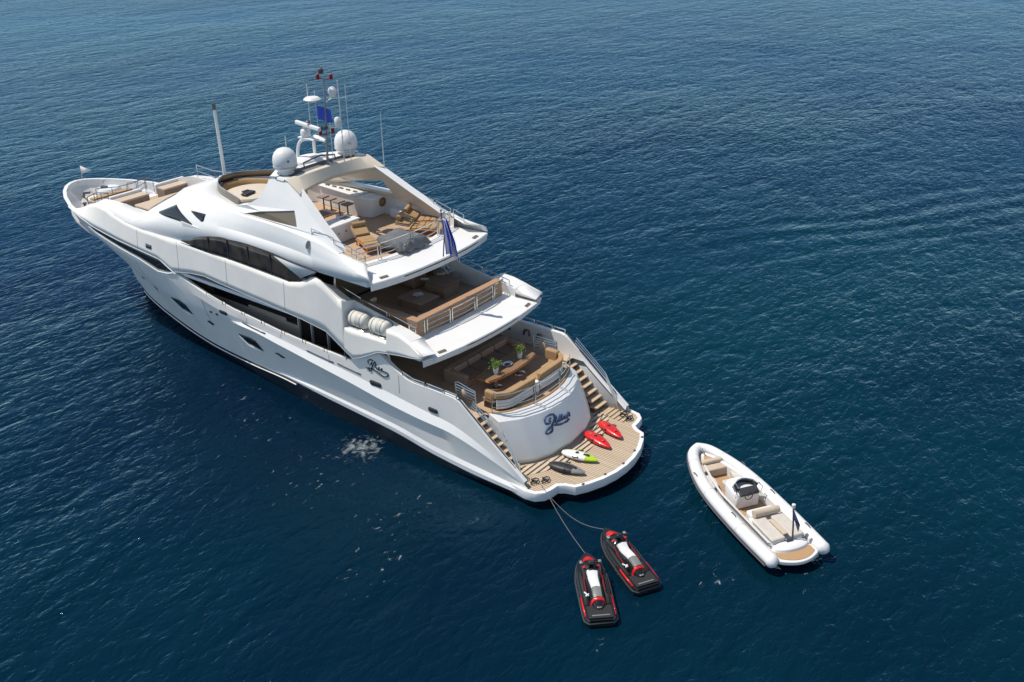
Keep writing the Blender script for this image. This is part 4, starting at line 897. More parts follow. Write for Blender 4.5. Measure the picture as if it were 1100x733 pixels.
b = MB(); b.tube([(0, 0, 0), (0, 0, .95)], .018, 6); b.build('flagstaff', M['chrome'], t)
b = MB(); b.add([(0, 0, .95), (0, 0, .40), (-.45, -.5, .62), (-.2, -.3, .72)], [(0, 1, 3), (3, 1, 2)]); b.build('flag_cloth', M['flag_white'], t, solid=.01)

# liferafts
for k, (x, lab) in enumerate(((11.68, 'strapped liferaft canister in the side recess, the one nearer the bow'), (10.42, 'strapped liferaft canister in the side recess, the one nearer the stern'))):
    t = thing('liferaft', lab, 'liferaft', (x, 3.60, 5.26), group='liferafts in the side recess')
    b = MB(); pr_ = [(0, -.54), (.22, -.54), (.36, -.48), (.41, -.38), (.41, -.03), (.435, 0), (.41, .03), (.41, .38), (.36, .48), (.22, .54), (0, .54)]
    b.lathe(pr_, (0, 0, 0), 20); b.v = [(z*.96, y*.82, x_*.86+.40) for x_, y, z in b.v]; b.build('canister', M['raft'], t, smooth=45)
    for q in (-.28, .28):
        b = MB(); b.lathe([(.409, q-.012), (.420, q-.012), (.420, q+.012), (.409, q+.012)], (0, 0, 0), 20); b.v = [(z*.96, y*.82, x_*.86+.40) for x_, y, z in b.v]; b.build('strap', M['strap'], t)
    b = MB(); b.box((-.0, 0, .03), (.9, .55, .06)); b.box((-.5, 0, .3), (.03, .3, .12)); b.build('cradle', M['chrome'], t, bev=.01)
# mirrored pair on starboard, hidden from the photograph, is left out

# upper deck lounge
t = thing('corner_sofa', 'long L shaped tan wicker sofa along the aft rail of the middle deck', 'sofa', (9.22, 0, UP))
sofa_m = M['wicker_tan']
b = MB(); b.box((-.12, -.05, .46), (.36, 5.8, .92)); b.build('backrest', sofa_m, t, bev=.03)
b = MB(); b.box((2.0, 2.68, .46), (3.95, .36, .92)); b.build('backrest', sofa_m, t, bev=.03)
b = MB(); b.box((.42, -.1, .2), (.75, 5.7, .40)); b.box((2.2, 2.1, .2), (3.5, .70, .40)); b.build('base', sofa_m, t, bev=.02)
for i in range(5): cushion('seat_cushion', (.42, -2.45+i*1.07, .46), (.72, 1.03, .14), M['brown_cushion'], t)
for i in range(3): cushion('seat_cushion', (1.5+i*1.08, 2.1, .46), (1.04, .70, .14), M['brown_cushion'], t)
for i in range(5): cushion('back_cushion', (.15, -2.45+i*1.07, .68), (.2, 1.0, .36), M['brown_cushion'], t, ry=R(-8))
for i in range(3): cushion('back_cushion', (1.5+i*1.08, 2.40, .68), (1.0, .2, .36), M['brown_cushion'], t)
tr = tag(boxpart('throw_pillow', (12.35, 2.15, UP+.72), (.16, .42, .42), M['beige'], None, .07, ry=R(-22)), 'beige throw pillow on the port end of the wicker corner sofa', 'pillow')
def low_table(name, lab, x, y, lx, ly, h, top):
    t = thing(name, lab, 'table', (x, y, UP))
    boxpart('base', (0, 0, (h-.08)/2), (lx-.22, ly-.22, h-.08), M['wicker'], t, .02)
    boxpart('tabletop', (0, 0, h-.04), (lx, ly, .09), top, t, .02); return t
low_table('coffee_table', 'low square brown wicker coffee table with a glass bowl in the middle deck lounge', 11.5, .05, 1.5, 1.3, .46, M['wicker'])
low_table('ottoman_table', 'taller square brown ottoman beside the low coffee table', 11.6, -1.75, 1.45, 1.3, .70, M['brown_cushion'])
b = MB()
for i in range(9):
    a = i*2*math.pi/9; b.tube([(11.5, .05, UP+.5), (11.5+.14*math.cos(a), .05+.14*math.sin(a), UP+.60), (11.5+.27*math.cos(a), .05+.27*math.sin(a), UP+.57)], [.05, .04, .015], 6)
tag(b.build('table_ornament', M['pot'], None), 'silvery star shaped bowl in the centre of the low coffee table', 'bowl')
for i, (x, y, lab) in enumerate(((12.2, -1.2, 'pale rolled towel on the near corner of the brown ottoman'), (12.0, -2.1, 'pale rolled towel on the far side of the brown ottoman'))):
    b = MB(); b.tube([(x-.15, y-.1, UP+.76), (x+.15, y+.1, UP+.76)], .06, 10); tag(b.build('rolled_towel', M['beige'], None), lab, 'towel', 'towels on the ottoman')
t = thing('lounge_armchair', 'brown wicker armchair by the stairs under the top deck overhang', 'chair', (13.3, -1.6, UP), R(180))
boxpart('seat', (0, 0, .25), (.8, .85, .4), M['wicker'], t, .05); boxpart('backrest', (-.38, 0, .5), (.16, .85, .9), M['wicker'], t, .05)
for s_ in (1, -1): boxpart('armrest', (0, s_*.42, .4), (.8, .12, .5), M['wicker'], t, .04)

# cockpit: forward sofa, dining table, two curved aft sofas
t = thing('cockpit_sofa', 'large dark brown U shaped sofa on the lower aft deck, forward of the dining table', 'sofa', (8.0, -.45, MAIN))
boxpart('backrest', (.5, 0, .34), (.26, 4.3, .68), M['wicker'], t, .03)
for s_ in (1, -1): boxpart('armrest', (-.12, s_*2.02, .32), (1.05, .24, .64), M['wicker'], t, .03)
boxpart('base', (-.12, 0, .16), (1.0, 3.8, .32), M['wicker'], t, .02)
for i in range(4): cushion('seat_cushion', (-.16, -1.43+i*.955, .38), (.92, .92, .14), M['brown_cushion'], t)
for i in range(4): cushion('back_cushion', (.28, -1.43+i*.955, .56), (.2, .9, .30), M['wicker'], t, ry=R(8))
t = thing('dining_table', 'boat shaped wooden dining table with potted plants on the lower aft deck', 'table', (6.45, -.15, MAIN))
prf = [(.0, -1.72), (.35, -1.68), (.56, -.9), (.62, 0), (.56, .9), (.35, 1.68), (-.30, 1.68), (-.50, .9), (-.56, 0), (-.50, -.9), (-.30, -1.68)]
b = MB(); b.prism(prf, .70, .74); b.build('tabletop', M['table_top'], t, bev=.01)
b = MB(); b.prism([(x*1.02, y*1.01) for x, y in prf], .62, .698); b.build('table_rim', M['orange_teak'], t, bev=.02)
for s_ in (1, -1):
    b = MB(); b.lathe([(.3, 0), (.28, .04), (.09, .08), (.08, .62)], (0, s_*.85, 0), 16); b.build('pedestal', M['chrome'], t)
def curved_sofa(lab, ya, yb):
    t = thing('curved_sofa', lab, 'sofa', (4.9, (ya+yb)/2, MAIN), group='curved ochre sofas along the aft rail')
    oy = (ya+yb)/2; n = 16; end = 1 if ya > 0 else -1
    def cx(y): a = abs(y); return 4.60+.03*a+(.0 if a < 1.7 else (a-1.7)**2*.9)
    ysl = [ya+(yb-ya)*i/n for i in range(n+1)]
    def band(name, o0, o1, z0, z1, m, bev=.0):
        b = MB(); b.grid([[(cx(y)+o0-4.9, y-oy, z0) for y in ysl], [(cx(y)+o0-4.9, y-oy, z1) for y in ysl], [(cx(y)+o1-4.9, y-oy, z1) for y in ysl], [(cx(y)+o1-4.9, y-oy, z0) for y in ysl]], closed_v=True)
        k = len(ysl); b.add([b.v[i*k] for i in range(4)], [(0, 1, 2, 3)]); b.add([b.v[i*k+k-1] for i in range(4)], [(3, 2, 1, 0)])
        return b.build(name, m, t, smooth=40, bev=bev)
    for k in range(3): band('base_panel', .0+.01*k, .12, .10+k*.14, .225+k*.14, M['white'])
    band('plinth', .05, .14, 0, .52, M['steel_dark'])
    band('backrest', .02, .20, .54, .80, M['ochre'], .04); band('back_roll', -.03, .24, .76, .86, M['ochre'], .04)
    band('seat', .2, .80, .28, .46, M['ochre'], .03); band('seat_base', .25, .72, .0, .27, M['dark'])
    if end > 0: boxpart('arm_cushion', (cx(yb if abs(yb) > abs(ya) else ya)-4.9+.42, (max(ysl)-oy)-.1, .60), (.55, .24, .44), M['ochre'], t, .08)
    else: boxpart('arm_cushion', (cx(ysl[0])-4.9+.42, (min(ysl)-oy)+.1, .66), (.7, .26, .56), M['ochre'], t, .08)
curved_sofa('curved white backed sofa with ochre cushions, port half of the pair behind the dining table', .2, 2.35)
curved_sofa('curved white backed sofa with ochre cushions and a high rolled arm, starboard half', -2.4, -.15)
b = MB(); b.box((4.75, .02, MAIN+.28), (.26, .22, .56)); tag(b.build('drinks_post', M['white'], None, bev=.03), 'small white locker post between the two curved ochre sofas', 'locker')
# potted plants and a dish on the table
def plant(lab, x, y):
    t = thing('potted_plant', lab, 'plant', (x, y, MAIN+.745), group='potted plants on the dining table')
    b = MB(); b.lathe([(.10, 0), (.13, .28), (.12, .28), (.10, .2), (0, .2)], (0, 0, 0), 16); b.build('pot', M['pot'], t)
    b = MB(); f = MB()
    for i in range(9):
        a = i*2.4; tp = Vector((.14*math.cos(a), .14*math.sin(a), .50+.10*math.sin(i*1.7)))
        b.tube([(0, 0, .2), tuple(tp*.6), tuple(tp)], .008, 4)
        for k in range(16):
            c = tp+Vector((random.gauss(0, .085), random.gauss(0, .085), random.gauss(0, .06))); d = Vector((random.gauss(0, 1), random.gauss(0, 1), random.gauss(0, .6))).normalized()*.055; e = d.orthogonal().normalized()*.024
            f.add([c-d, c+e, c+d, c-e], [(0, 1, 2, 3)])
    b.build('stems', M['leaf'], t); f.build('foliage', M['leaf'], t, smooth=0, fix=False, merge=False)
plant('small green plant in a white pot on the port end of the dining table', 6.35, .80)
plant('small green plant in a white pot on the starboard end of the dining table', 6.45, -1.05)
t = thing('serving_dish', 'oval blue and white dish between the two potted plants', 'dish', (6.45, -.15, MAIN+.745))
b = MB(); b.lathe([(0, .02), (.13, .02), (.2, .07), (.2, .08), (.12, .0)], (0, 0, 0), 20, 1, 1.35); b.build('dish', M['pot'], t)
b = MB(); b.lathe([(0, .06), (.1, .05), (.12, .02)], (0, 0, 0), 14, 1, 1.3); b.build('contents', M['navy'], t)

# sundeck furniture
t = thing('bar_island', 'white bar island with sink and square cupboards on the port side of the top deck', 'bar', (15.55, .95, SUND))
boxpart('cabinet', (0, 0, .43), (.85, 2.0, .86), M['white'], t, .05); boxpart('worktop', (0, 0, .885), (.92, 2.06, .05), M['dome'], t, .02)
boxpart('sink', (.05, -.55, .915), (.35, .45, .02), M['steel_dark'], t, .01); b = MB(); b.tube([(.25, -.2, .9), (.25, -.2, 1.15), (.1, -.25, 1.18)], .018, 6); b.build('tap', M['chrome'], t)
for yy in (.35, -.1, -.15): boxpart('cupboard_latch', (-.435, yy, .5), (.03, .06, .06), M['steel_dark'], t, .01)
t = thing('bar_counter', 'long pale grey bar counter with round emblem along the starboard side of the top deck', 'bar', (18.2, -2.62, SUND))
b = MB(); pl = [(-1.75, .42), (-1.3, .62), (2.1, .30), (2.1, -.35), (-1.75, -.9)]; b.prism(pl, 0, 1.0); b.build('cabinet', M['white'], t, bev=.05)
b = MB(); b.prism([(-.9, .66), (2.15, .42), (2.15, -.4), (-.9, -.45)], 1.0, 1.06); b.build('worktop', M['dome'], t, bev=.02)
b = MB(); b.prism([(-1.7, .1), (-1.2, .45), (-1.0, -.5), (-1.7, -.85)], 1.003, 1.03); b.build('grill_lid', M['dome'], t, bev=.02)
b = MB()
for (r0, r1, zz) in ((.19, .23, .02), (0, .14, .01)):
    b.lathe([(r0, 0), (r0, zz), (r1, zz), (r1, 0)], (0, 0, 0), 24)
b.v = [(-1.77-z, -.3+x, .66+y) for x, y, z in b.v]; b.build('round_emblem', M['ochre'], t)
for k in range(5): boxpart('bottle_rack', (-.4+k*.5, .20, 1.09), (.25, .1, .05), M['steel_dark'], t, .01)
for k, (x, y, lab) in enumerate(((17.45, -1.5, 'dark topped bar stool nearest the stern of the row at the bar counter'), (18.1, -1.55, 'dark topped bar stool second from the stern in the row at the bar counter'),
        (18.75, -1.6, 'dark topped bar stool third from the stern in the row at the bar counter'), (19.35, -1.65, 'dark topped bar stool nearest the bow of the row at the bar counter'))):
    t = thing('bar_stool', lab, 'stool', (x, y, SUND), group='bar stools along the counter')
    boxpart('seat', (0, 0, .74), (.44, .5, .09), M['taupe'], t, .03)
    b = MB(); b.lathe([(.22, 0), (.2, .03), (.04, .06), (.035, .7)], (0, 0, 0), 14); b.build('pedestal', M['steel_dark'], t)
t = thing('side_table', 'square varnished wooden table among dark seats forward of the bar island', 'table', (17.45, .1, SUND))
boxpart('tabletop', (0, 0, .68), (1.0, 1.0, .06), M['orange_teak'], t, .02)
b = MB(); b.lathe([(.3, 0), (.06, .04), (.05, .66)], (0, 0, 0), 14); b.build('pedestal', M['steel_dark'], t)
boxpart('table_inlay', (.05, .1, .715), (.8, .7, .012), M['brown_cushion'], t, .004)
for (x, y, rz, lab) in ((16.8, 1.35, 90, 'brown cushioned stool port and aft of the varnished table'), (18.3, .95, 0, 'brown cushioned stool forward of the varnished table, beside the port arch leg'), (18.9, -.3, 30, 'brown cushioned stool forward of the varnished table, nearest the bar stools')):
    t = thing('cushioned_stool', lab, 'stool', (x, y, SUND), R(rz), 'cushioned stools around the varnished table')
    boxpart('frame', (0, 0, .3), (.55, .55, .08), M['orange_teak'], t, .02); boxpart('cushion', (0, 0, .39), (.56, .56, .10), M['brown_cushion'], t, .03)
    for a in (-1, 1):
        for c in (-1, 1): boxpart('leg', (a*.22, c*.22, .13), (.05, .05, .26), M['orange_teak'], t, .005)
boxpart_o = boxpart('forward_bench', (20.1, .3, SUND+.3), (.9, 2.3, .6), M['taupe'], None, .08)
tag(boxpart_o, 'wide taupe upholstered bench under the arch, forward of the bar', 'bench')
def lounger(lab, x, y, rz, w=.75, back=24):
    t = thing('sun_lounger', lab, 'sun lounger', (x, y, SUND), R(rz), 'sun loungers on the top deck')
    L_ = 2.2
    b = MB()
    n = 14; pr2 = [(-.1-L_*.68*i/n, .28+.05*math.sin(i/n*math.pi)) for i in range(n+1)]
    b.grid([[(px, w/2*s2, pz) for px, pz in pr2] for s2 in (1, -1)]); b.build('frame', M['orange_teak'], t, solid=.06)
    for k in range(5): cushion('mattress_section', (-.30-k*.31, 0, .36+.04*math.sin(k/4*math.pi)), (.29, w-.06, .10), M['ochre'], t, bev=.04)
    boxpart('backrest', (.22, 0, .52), (.72, w, .08), M['taupe'], t, .03, ry=R(-back)); cushion('back_cushion', (.20, 0, .60), (.70, w-.04, .10), M['ochre'], t, ry=R(-back), bev=.04)
    b = MB(); b.tube([(.42, -w/2+.05, .82), (.42, w/2-.05, .82)], .12, 12); b.build('head_bolster', M['ochre'], t, smooth=60)
    for a in (-.1, -1.5):
        for c in (-1, 1): boxpart('leg', (a, c*(w/2-.06), .14), (.06, .06, .28), M['orange_teak'], t, .005)
lounger('ochre sun lounger with raised dark backed headrest, nearest the bar island', 14.3, .62, -25)
lounger('ochre sun lounger with rolled head bolster, starboard side of the top deck', 14.0, -2.75, 28, .95)
lounger('ochre sun lounger behind the grey covered table, at the starboard aft corner', 13.5, -1.7, 28, .85, 8)
t = thing('covered_table', 'table under a loose dark grey fabric cover between the sun loungers', 'table', (12.3, .05, SUND))
b = MB(); rows = []; n = 26
for i in range(n+1):
    row = []
    for j in range(n+1):
        u, v = -1+2*i/n, -1+2*j/n; r_ = max(abs(u), abs(v))
        z = .62+.05*math.sin(u*4+v*2)+.04*math.sin(v*6-u*3) if r_ < .82 else .62-(r_-.82)/.18*.36+.05*math.sin((u-v)*9)
        row.append((u*1.0, v*.85+.04*math.sin(u*7), z))
    rows.append(row)
b.grid(rows); b.build('fabric_cover', M['grey_cover'], t, smooth=60, solid=.02)
for a in (-1, 1):
    for c in (-1, 1): boxpart('leg', (a*.8, c*.65, .29), (.05, .05, .58), M['chrome'], t, .005)
boxpart('radio_speaker', (0, 0, 0), (.1, .1, .1), M['grey'], None) if False else None
t = thing('tender_davit_bag', 'low pale grey padded seat against the starboard rail of the top deck', 'seat', (15.4, -3.35+.35, SUND)); boxpart('pad', (0, 0, .25), (.9, .5, .5), M['dome'], t, .1)
t.name = 'rail_seat'

# foredeck lounge
t = thing('bow_sunpad', 'wide taupe sun pad in front of the wheelhouse windscreen', 'sun pad', (29.6, -.2, 6.08))
boxpart('base', (0, 0, .3), (2.6, 4.4, .6), M['white'], t, .08); 
for i in range(3): cushion('pad_cushion', (.05, -1.42+i*1.42, .68), (2.5, 1.38, .16), M['beige'], t, bev=.06)
for i, (y0, y1, lab) in enumerate(((0.0, 1.95, 'white backed bow bench with brown base, port half'), (-2.9, -1.0, 'white backed bow bench with brown base, starboard half'))):
    t = thing('bow_bench', lab, 'bench', (32.7, (y0+y1)/2, 6.08), group='bow benches facing aft'); w = y1-y0
    boxpart('base', (0, 0, .26), (.75, w, .52), M['taupe'], t, .03); boxpart('seat_cushion', (0, 0, .58), (.78, w, .12), M['beige'], t, .04); boxpart('backrest', (.45, 0, .5), (.22, w+.1, .6), M['white'], t, .06)
    for q in (-.45, .45): boxpart('vent_stud', (-.385, q, .28), (.03, .1, .1), M['steel_dark'], t, .02)
tag(boxpart('teak_threshold', (31.6, -.6, 6.2), (.5, .8, .2), M['teak_gold'], None, .02), 'golden teak step between the bow benches and the sun pad', 'step')

# water toys on the swimming platform
def scooter(lab, xa, ya, xb, yb, m1, m2, grp):
    dx, dy = xb-xa, yb-ya; t = thing('sea_scooter', lab, 'water scooter', ((xa+xb)/2, (ya+yb)/2, PLAT+.01), math.atan2(dy, dx), grp)
    b = MB(); rows = []; n = 22; L_ = 1.62
    for i in range(n+1):
        u = i/n; x = (u-.5)*L_; w = .33*(math.sin(math.pi*min(1, max(0, u*.94+.04)))**.55)*(1.05-.30*u); h = .15*(math.sin(math.pi*(u*.92+.05))**.6)*(1.15-.4*u)
        row = []
        for k in range(16):
            a = 2*math.pi*k/16; c, s2 = math.cos(a), math.sin(a)
            row.append((x, w*abs(c)**.8*(1 if c >= 0 else -1), .14+h*abs(s2)**.9*(1 if s2 >= 0 else -.75)))
        rows.append(row)
    b.grid(rows, closed_u=True); b.add(rows[0], [tuple(range(15, -1, -1))]); b.add(rows[-1], [tuple(range(16))])
    if m2 is not m1: b.m = [(1 if (math.cos(2*math.pi*((i % 16)+.5)/16) > .35 or i//16 > 14) else 0) for i in range(len(b.f))]
    body = b.build('body', [m1, m2], t, smooth=50)
    for s2 in (1, -1):
        b = MB(); b.tube([(-.02, s2*.16, .22), (.02, s2*.31, .24), (-.16, s2*.33, .2), (-.28, s2*.2, .2)], .025, 8); b.build('handle', M['black_rubber'], t)
    b = MB(); b.lathe([(.0, .03), (.07, .02), (.09, 0)], (-.12, 0, .28), 14); b.build('display', M['black_rubber'], t)
    b = MB(); b.box((.3, 0, .275), (.26, .12, .03)); b.build('inlet_grille', M['black_rubber'] if m2 is not m1 else m1, t, bev=.01)
    b = MB(); b.tube([(-.62, 0, .12), (-.72, 0, .12)], .11, 12); b.build('jet_nozzle', M['black_rubber'], t)
G = 'water scooters laid out on the swimming platform'
scooter('bright red water scooter on the swimming platform, the one nearer the centre', 2.72, -1.0, 1.33, -.62, M['red'], M['red'], G)
scooter('bright red water scooter on the swimming platform, the outermost to starboard', 2.65, -2.1, 1.42, -1.62, M['red'], M['red'], G)
scooter('lime green and white water scooter on the swimming platform', 2.55, .88, 1.22, .62, M['dome'], M['lime'], G)
scooter('black water scooter on the swimming platform beside the lime green one', 2.45, 1.98, 1.12, 1.72, M['black_rubber'], M['ski_silver'], G)

# ================================================================== RIGID INFLATABLE TENDER
t = thing('inflatable_tender', 'white rigid inflatable tender with teak floor drifting empty astern of the yacht', 'inflatable boat', (-8.05, 1.08, 0), math.atan2(-4.15, 6.55))
TB_ = t
cl = [(-.05, 1.09, .50), (1.5, 1.14, .50), (3.0, 1.14, .52), (4.5, 1.08, .56), (5.6, .92, .62), (6.5, .66, .68), (7.15, .36, .74), (7.42, 0, .77)]
half = spline(cl, 6); half = [(x, max(0, y), z) for x, y, z in half]
full = half+[(x, -y, z) for x, y, z in reversed(half[:-1])]
nf = len(full); rr = [.268-.03*min(1, max(0, (p[0]-4)/3.4)) for p in full]
full2 = [(-.32, 1.12, .49), (-.25, 1.12, .49), (-.15, 1.12, .5)]+full+[(-.15, -1.12, .5), (-.25, -1.12, .49), (-.32, -1.12, .49)]
rr2 = [.05, .17, .25]+rr+[.25, .17, .05]
b = MB(); b.tube(full2, rr2, 16); b.build('inflatable_tube', M['tube'], t, smooth=60)
for (k, s_) in ((8, 1), (8, -1), (18, 1), (18, -1), (30, 1), (30, -1)):
    i = k if s_ > 0 else nf-1-k; p = Vector(full[i]); tv = (Vector(full[i+1])-Vector(full[i-1])).normalized(); n1 = tv.cross(Vector((0, 0, 1))).normalized(); n2 = n1.cross(tv); rs = rr[i]+.003
    b = MB(); b.grid([[tuple(p+tv*o_+(n1*math.cos(2*math.pi*j/24)+n2*math.sin(2*math.pi*j/24))*rs) for j in range(24)] for o_ in (-.025, .025)], closed_u=True); b.build('tube_seam', M['raft'], t)
ox = []
for i, p in enumerate(full):
    a, c = full[max(0, i-1)], full[min(nf-1, i+1)]; tv = Vector((c[0]-a[0], c[1]-a[1])).normalized(); nn = Vector((-tv.y, tv.x)); nn = nn if nn.dot(Vector((p[0]-3, p[1]))) > 0 or abs(p[1]) > 0 and nn.y*p[1] > 0 else -nn
    ox.append((p, nn))
for (zz, m_, r_) in ((-.04, 'tube_grey', .045), (-.15, 'tube_grey', .04)):
    b = MB(); b.tube([(p[0]+nn.x*(rr[i]*.985), p[1]+nn.y*(rr[i]*.985), p[2]+zz) for i, (p, nn) in enumerate(ox)], r_, 8); b.build('rubbing_strake', M[m_], t, smooth=60)
b = MB()   # hull below the tubes
rws = []
for i in range(25):
    x = -.1+7.3*i/24; f = min(1, max(0, (7.25-x)/3.2))**.55; w = 1.0*f
    rws.append([(x, w, .42+.2*(1-f)), (x, w*.92, .15+.3*(1-f)), (x, 0, -.35+.75*(1-f)), (x, -w*.92, .15+.3*(1-f)), (x, -w, .42+.2*(1-f))])
b.grid(rws); b.build('hull', M['white'], t)
flw = lambda x: .90*min(1, max(0, (7.0-x)/2.9))**.55
b = MB(); b.prism([(.3, .88)]+[(x, flw(x)) for x in (4, 4.8, 5.5, 6.2, 6.7, 6.95)]+[(x, -flw(x)) for x in (6.95, 6.7, 6.2, 5.5, 4.8, 4)]+[(.3, -.88)], .30, .34); b.build('floor', M['teak_gold'], t, smooth=0)
b = MB()
b.grid([[(x, s2, z) for x, s2, z in q] for q in ([(x_, flw(x_) if x_ > 4 else .88, .80) for x_ in (.6, 2, 4, 5, 6, 6.6, 6.95)], [(x_, (flw(x_) if x_ > 4 else .88)-.12, .76) for x_ in (.6, 2, 4, 5, 6, 6.6, 6.95)], [(x_, max(0, (flw(x_) if x_ > 4 else .88)-.14), .34) for x_ in (.6, 2, 4, 5, 6, 6.6, 6.95)])])
b.mirror_y(); b.build('inner_coaming', M['white'], t)
# stern platform
b = MB(); n = 12; arc = [(-.18-.30*(1-(i/n*2-1)**2), .84*(1-2*i/n)) for i in range(n+1)]
b.prism([(.7, .84)]+arc+[(.7, -.84)], .34, .50); b.build('stern_step', M['white'], t, bev=.03)
b = MB(); b.prism([(.25, .76)]+[(x+.10, y*.9) for x, y in arc]+[(.25, -.76)], .504, .52); b.build('stern_teak', M['teak_gold'], t)
b = MB(); b.lathe([(0, .18), (.5, .17), (.72, .1), (.78, 0)], (.42, 0, .52), 24, .42, 1.0); b.build('engine_cowl', M['white'], t)
boxpart('sunpad_base', (1.45, 0, .52), (1.75, 1.30, .42), M['white'], t, .08)
for yy in (-.4, .4): cushion('sunpad', (1.3, yy, .79), (1.45, .58, .14), M['pale_pad'], t, bev=.05)
boxpart('sunpad_walkway', (1.25, 0, .84), (1.0, .2, .10), M['beige'], t, .03); boxpart('stern_hatch', (.62, 0, .78), (.3, .3, .06), M['steel_dark'], t, .03)
b = MB(); b.tube([(2.12, -.55, .98), (2.12, .55, .98)], .15, 14); b.build('backrest_bolster', M['beige'], t, smooth=60)
boxpart('helm_seat', (2.42, 0, .60), (.42, 1.15, .50), M['white'], t, .08)
# console
b = MB(); b.prism([(3.35, .5), (3.6, .56), (4.35, .48), (4.55, .25), (4.55, -.25), (4.35, -.48), (3.6, -.56), (3.35, -.5)], .34, 1.06); b.build('console', M['white'], t, bev=.08)
boxpart('instrument_panel', (3.42, 0, 1.10), (.36, .86, .12), M['ski_trim'], t, .03, ry=R(-25))
b = MB(); sc_ = [(3.62, .5), (3.95, .42), (4.12, .2), (4.16, 0), (4.12, -.2), (3.95, -.42), (3.62, -.5)]
b.grid([[(x, y, 1.05) for x, y in sc_], [(x-.16, y*.9, 1.32) for x, y in sc_]]); b.build('windshield', M['glass'], t, solid=.02, smooth=60)
b = MB(); b.tube([(x-.17, y*.92, 1.33) for x, y in sc_], .022, 6); b.tube([(3.4, .56, .9), (3.35, .6, 1.2), (3.6, .56, 1.28)], .02, 6); b.tube([(3.4, -.56, .9), (3.35, -.6, 1.2), (3.6, -.56, 1.28)], .02, 6); b.build('grab_rail', M['chrome'], t)
b = MB(); b.tube([(3.18, .12+.17*math.cos(a), 1.05+.17*math.sin(a)) for a in [i*math.pi/8 for i in range(16)]], .02, 6, closed=True); b.tube([(3.18, .12, 1.05), (3.35, .12, 1.05)], .03, 6); b.build('steering_wheel', M['black_rubber'], t)
b = MB(); b.box((3.28, -.25, 1.10), (.1, .2, .14)); b.build('throttle', M['black_rubber'], t, bev=.02)
cushion('console_seat', (4.72, 0, .55), (.4, .6, .42), M['pale_pad'], t)
for s_ in (1, -1):
    b = MB(); b.prism([(4.6, s_*.86), (5.55, s_*.72), (5.6, s_*.5), (5.2, s_*.38), (4.75, s_*.5)], .34, .68); b.build('side_locker', M['pale_pad'], t, bev=.06)
b = MB(); b.prism([(5.75, .64), (6.3, .48), (6.3, -.48), (5.75, -.64)], .34, .74); b.build('bow_seat', M['beige'], t, bev=.05)
b = MB(); b.prism([(6.15, .5), (6.38, .44), (6.38, -.44), (6.15, -.5)], .74, .90); b.build('bow_backrest', M['beige'], t, bev=.05)
b = MB(); b.prism([(6.42, .42), (6.9, .16), (6.9, -.16), (6.42, -.42)], .70, .76); b.build('bow_step', M['teak_gold'], t, bev=.01)
b = MB(); b.tube([(6.75, 0, .76), (7.0, 0, .86), (7.1, 0, .95)], .03, 6); b.build('bow_roller', M['chrome'], t)
tube_part('light_pole', [(.55, -.18, .6), (.62, -.18, 1.3), (.72, -.18, 2.0)], .035, M['steel_dark'], t)
b = MB(); b.lathe([(.04, -.1), (.07, -.05), (.07, .08), (0, .12)], (.73, -.18, 2.08), 12); b.build('stern_light', M['dome'], t)
b = MB(); b.add([(.62, -.2, 1.55), (.72, -.2, 1.9), (.55, -.42, 1.3), (.5, -.34, 1.05)], [(0, 1, 2, 3)]); b.build('furled_flag', M['navy'], t, solid=.05)
for (x, s_) in ((5.6, -1), (3.4, -1), (1.0, -1), (2.6, 1), (5.6, 1)):
    b = MB(); b.tube([(x-.16, s_*1.13, .79), (x-.1, s_*1.13, .84), (x+.1, s_*1.13, .84), (x+.16, s_*1.13, .79)], .022, 6); b.build('tube_handle', M['tube_grey'], t)

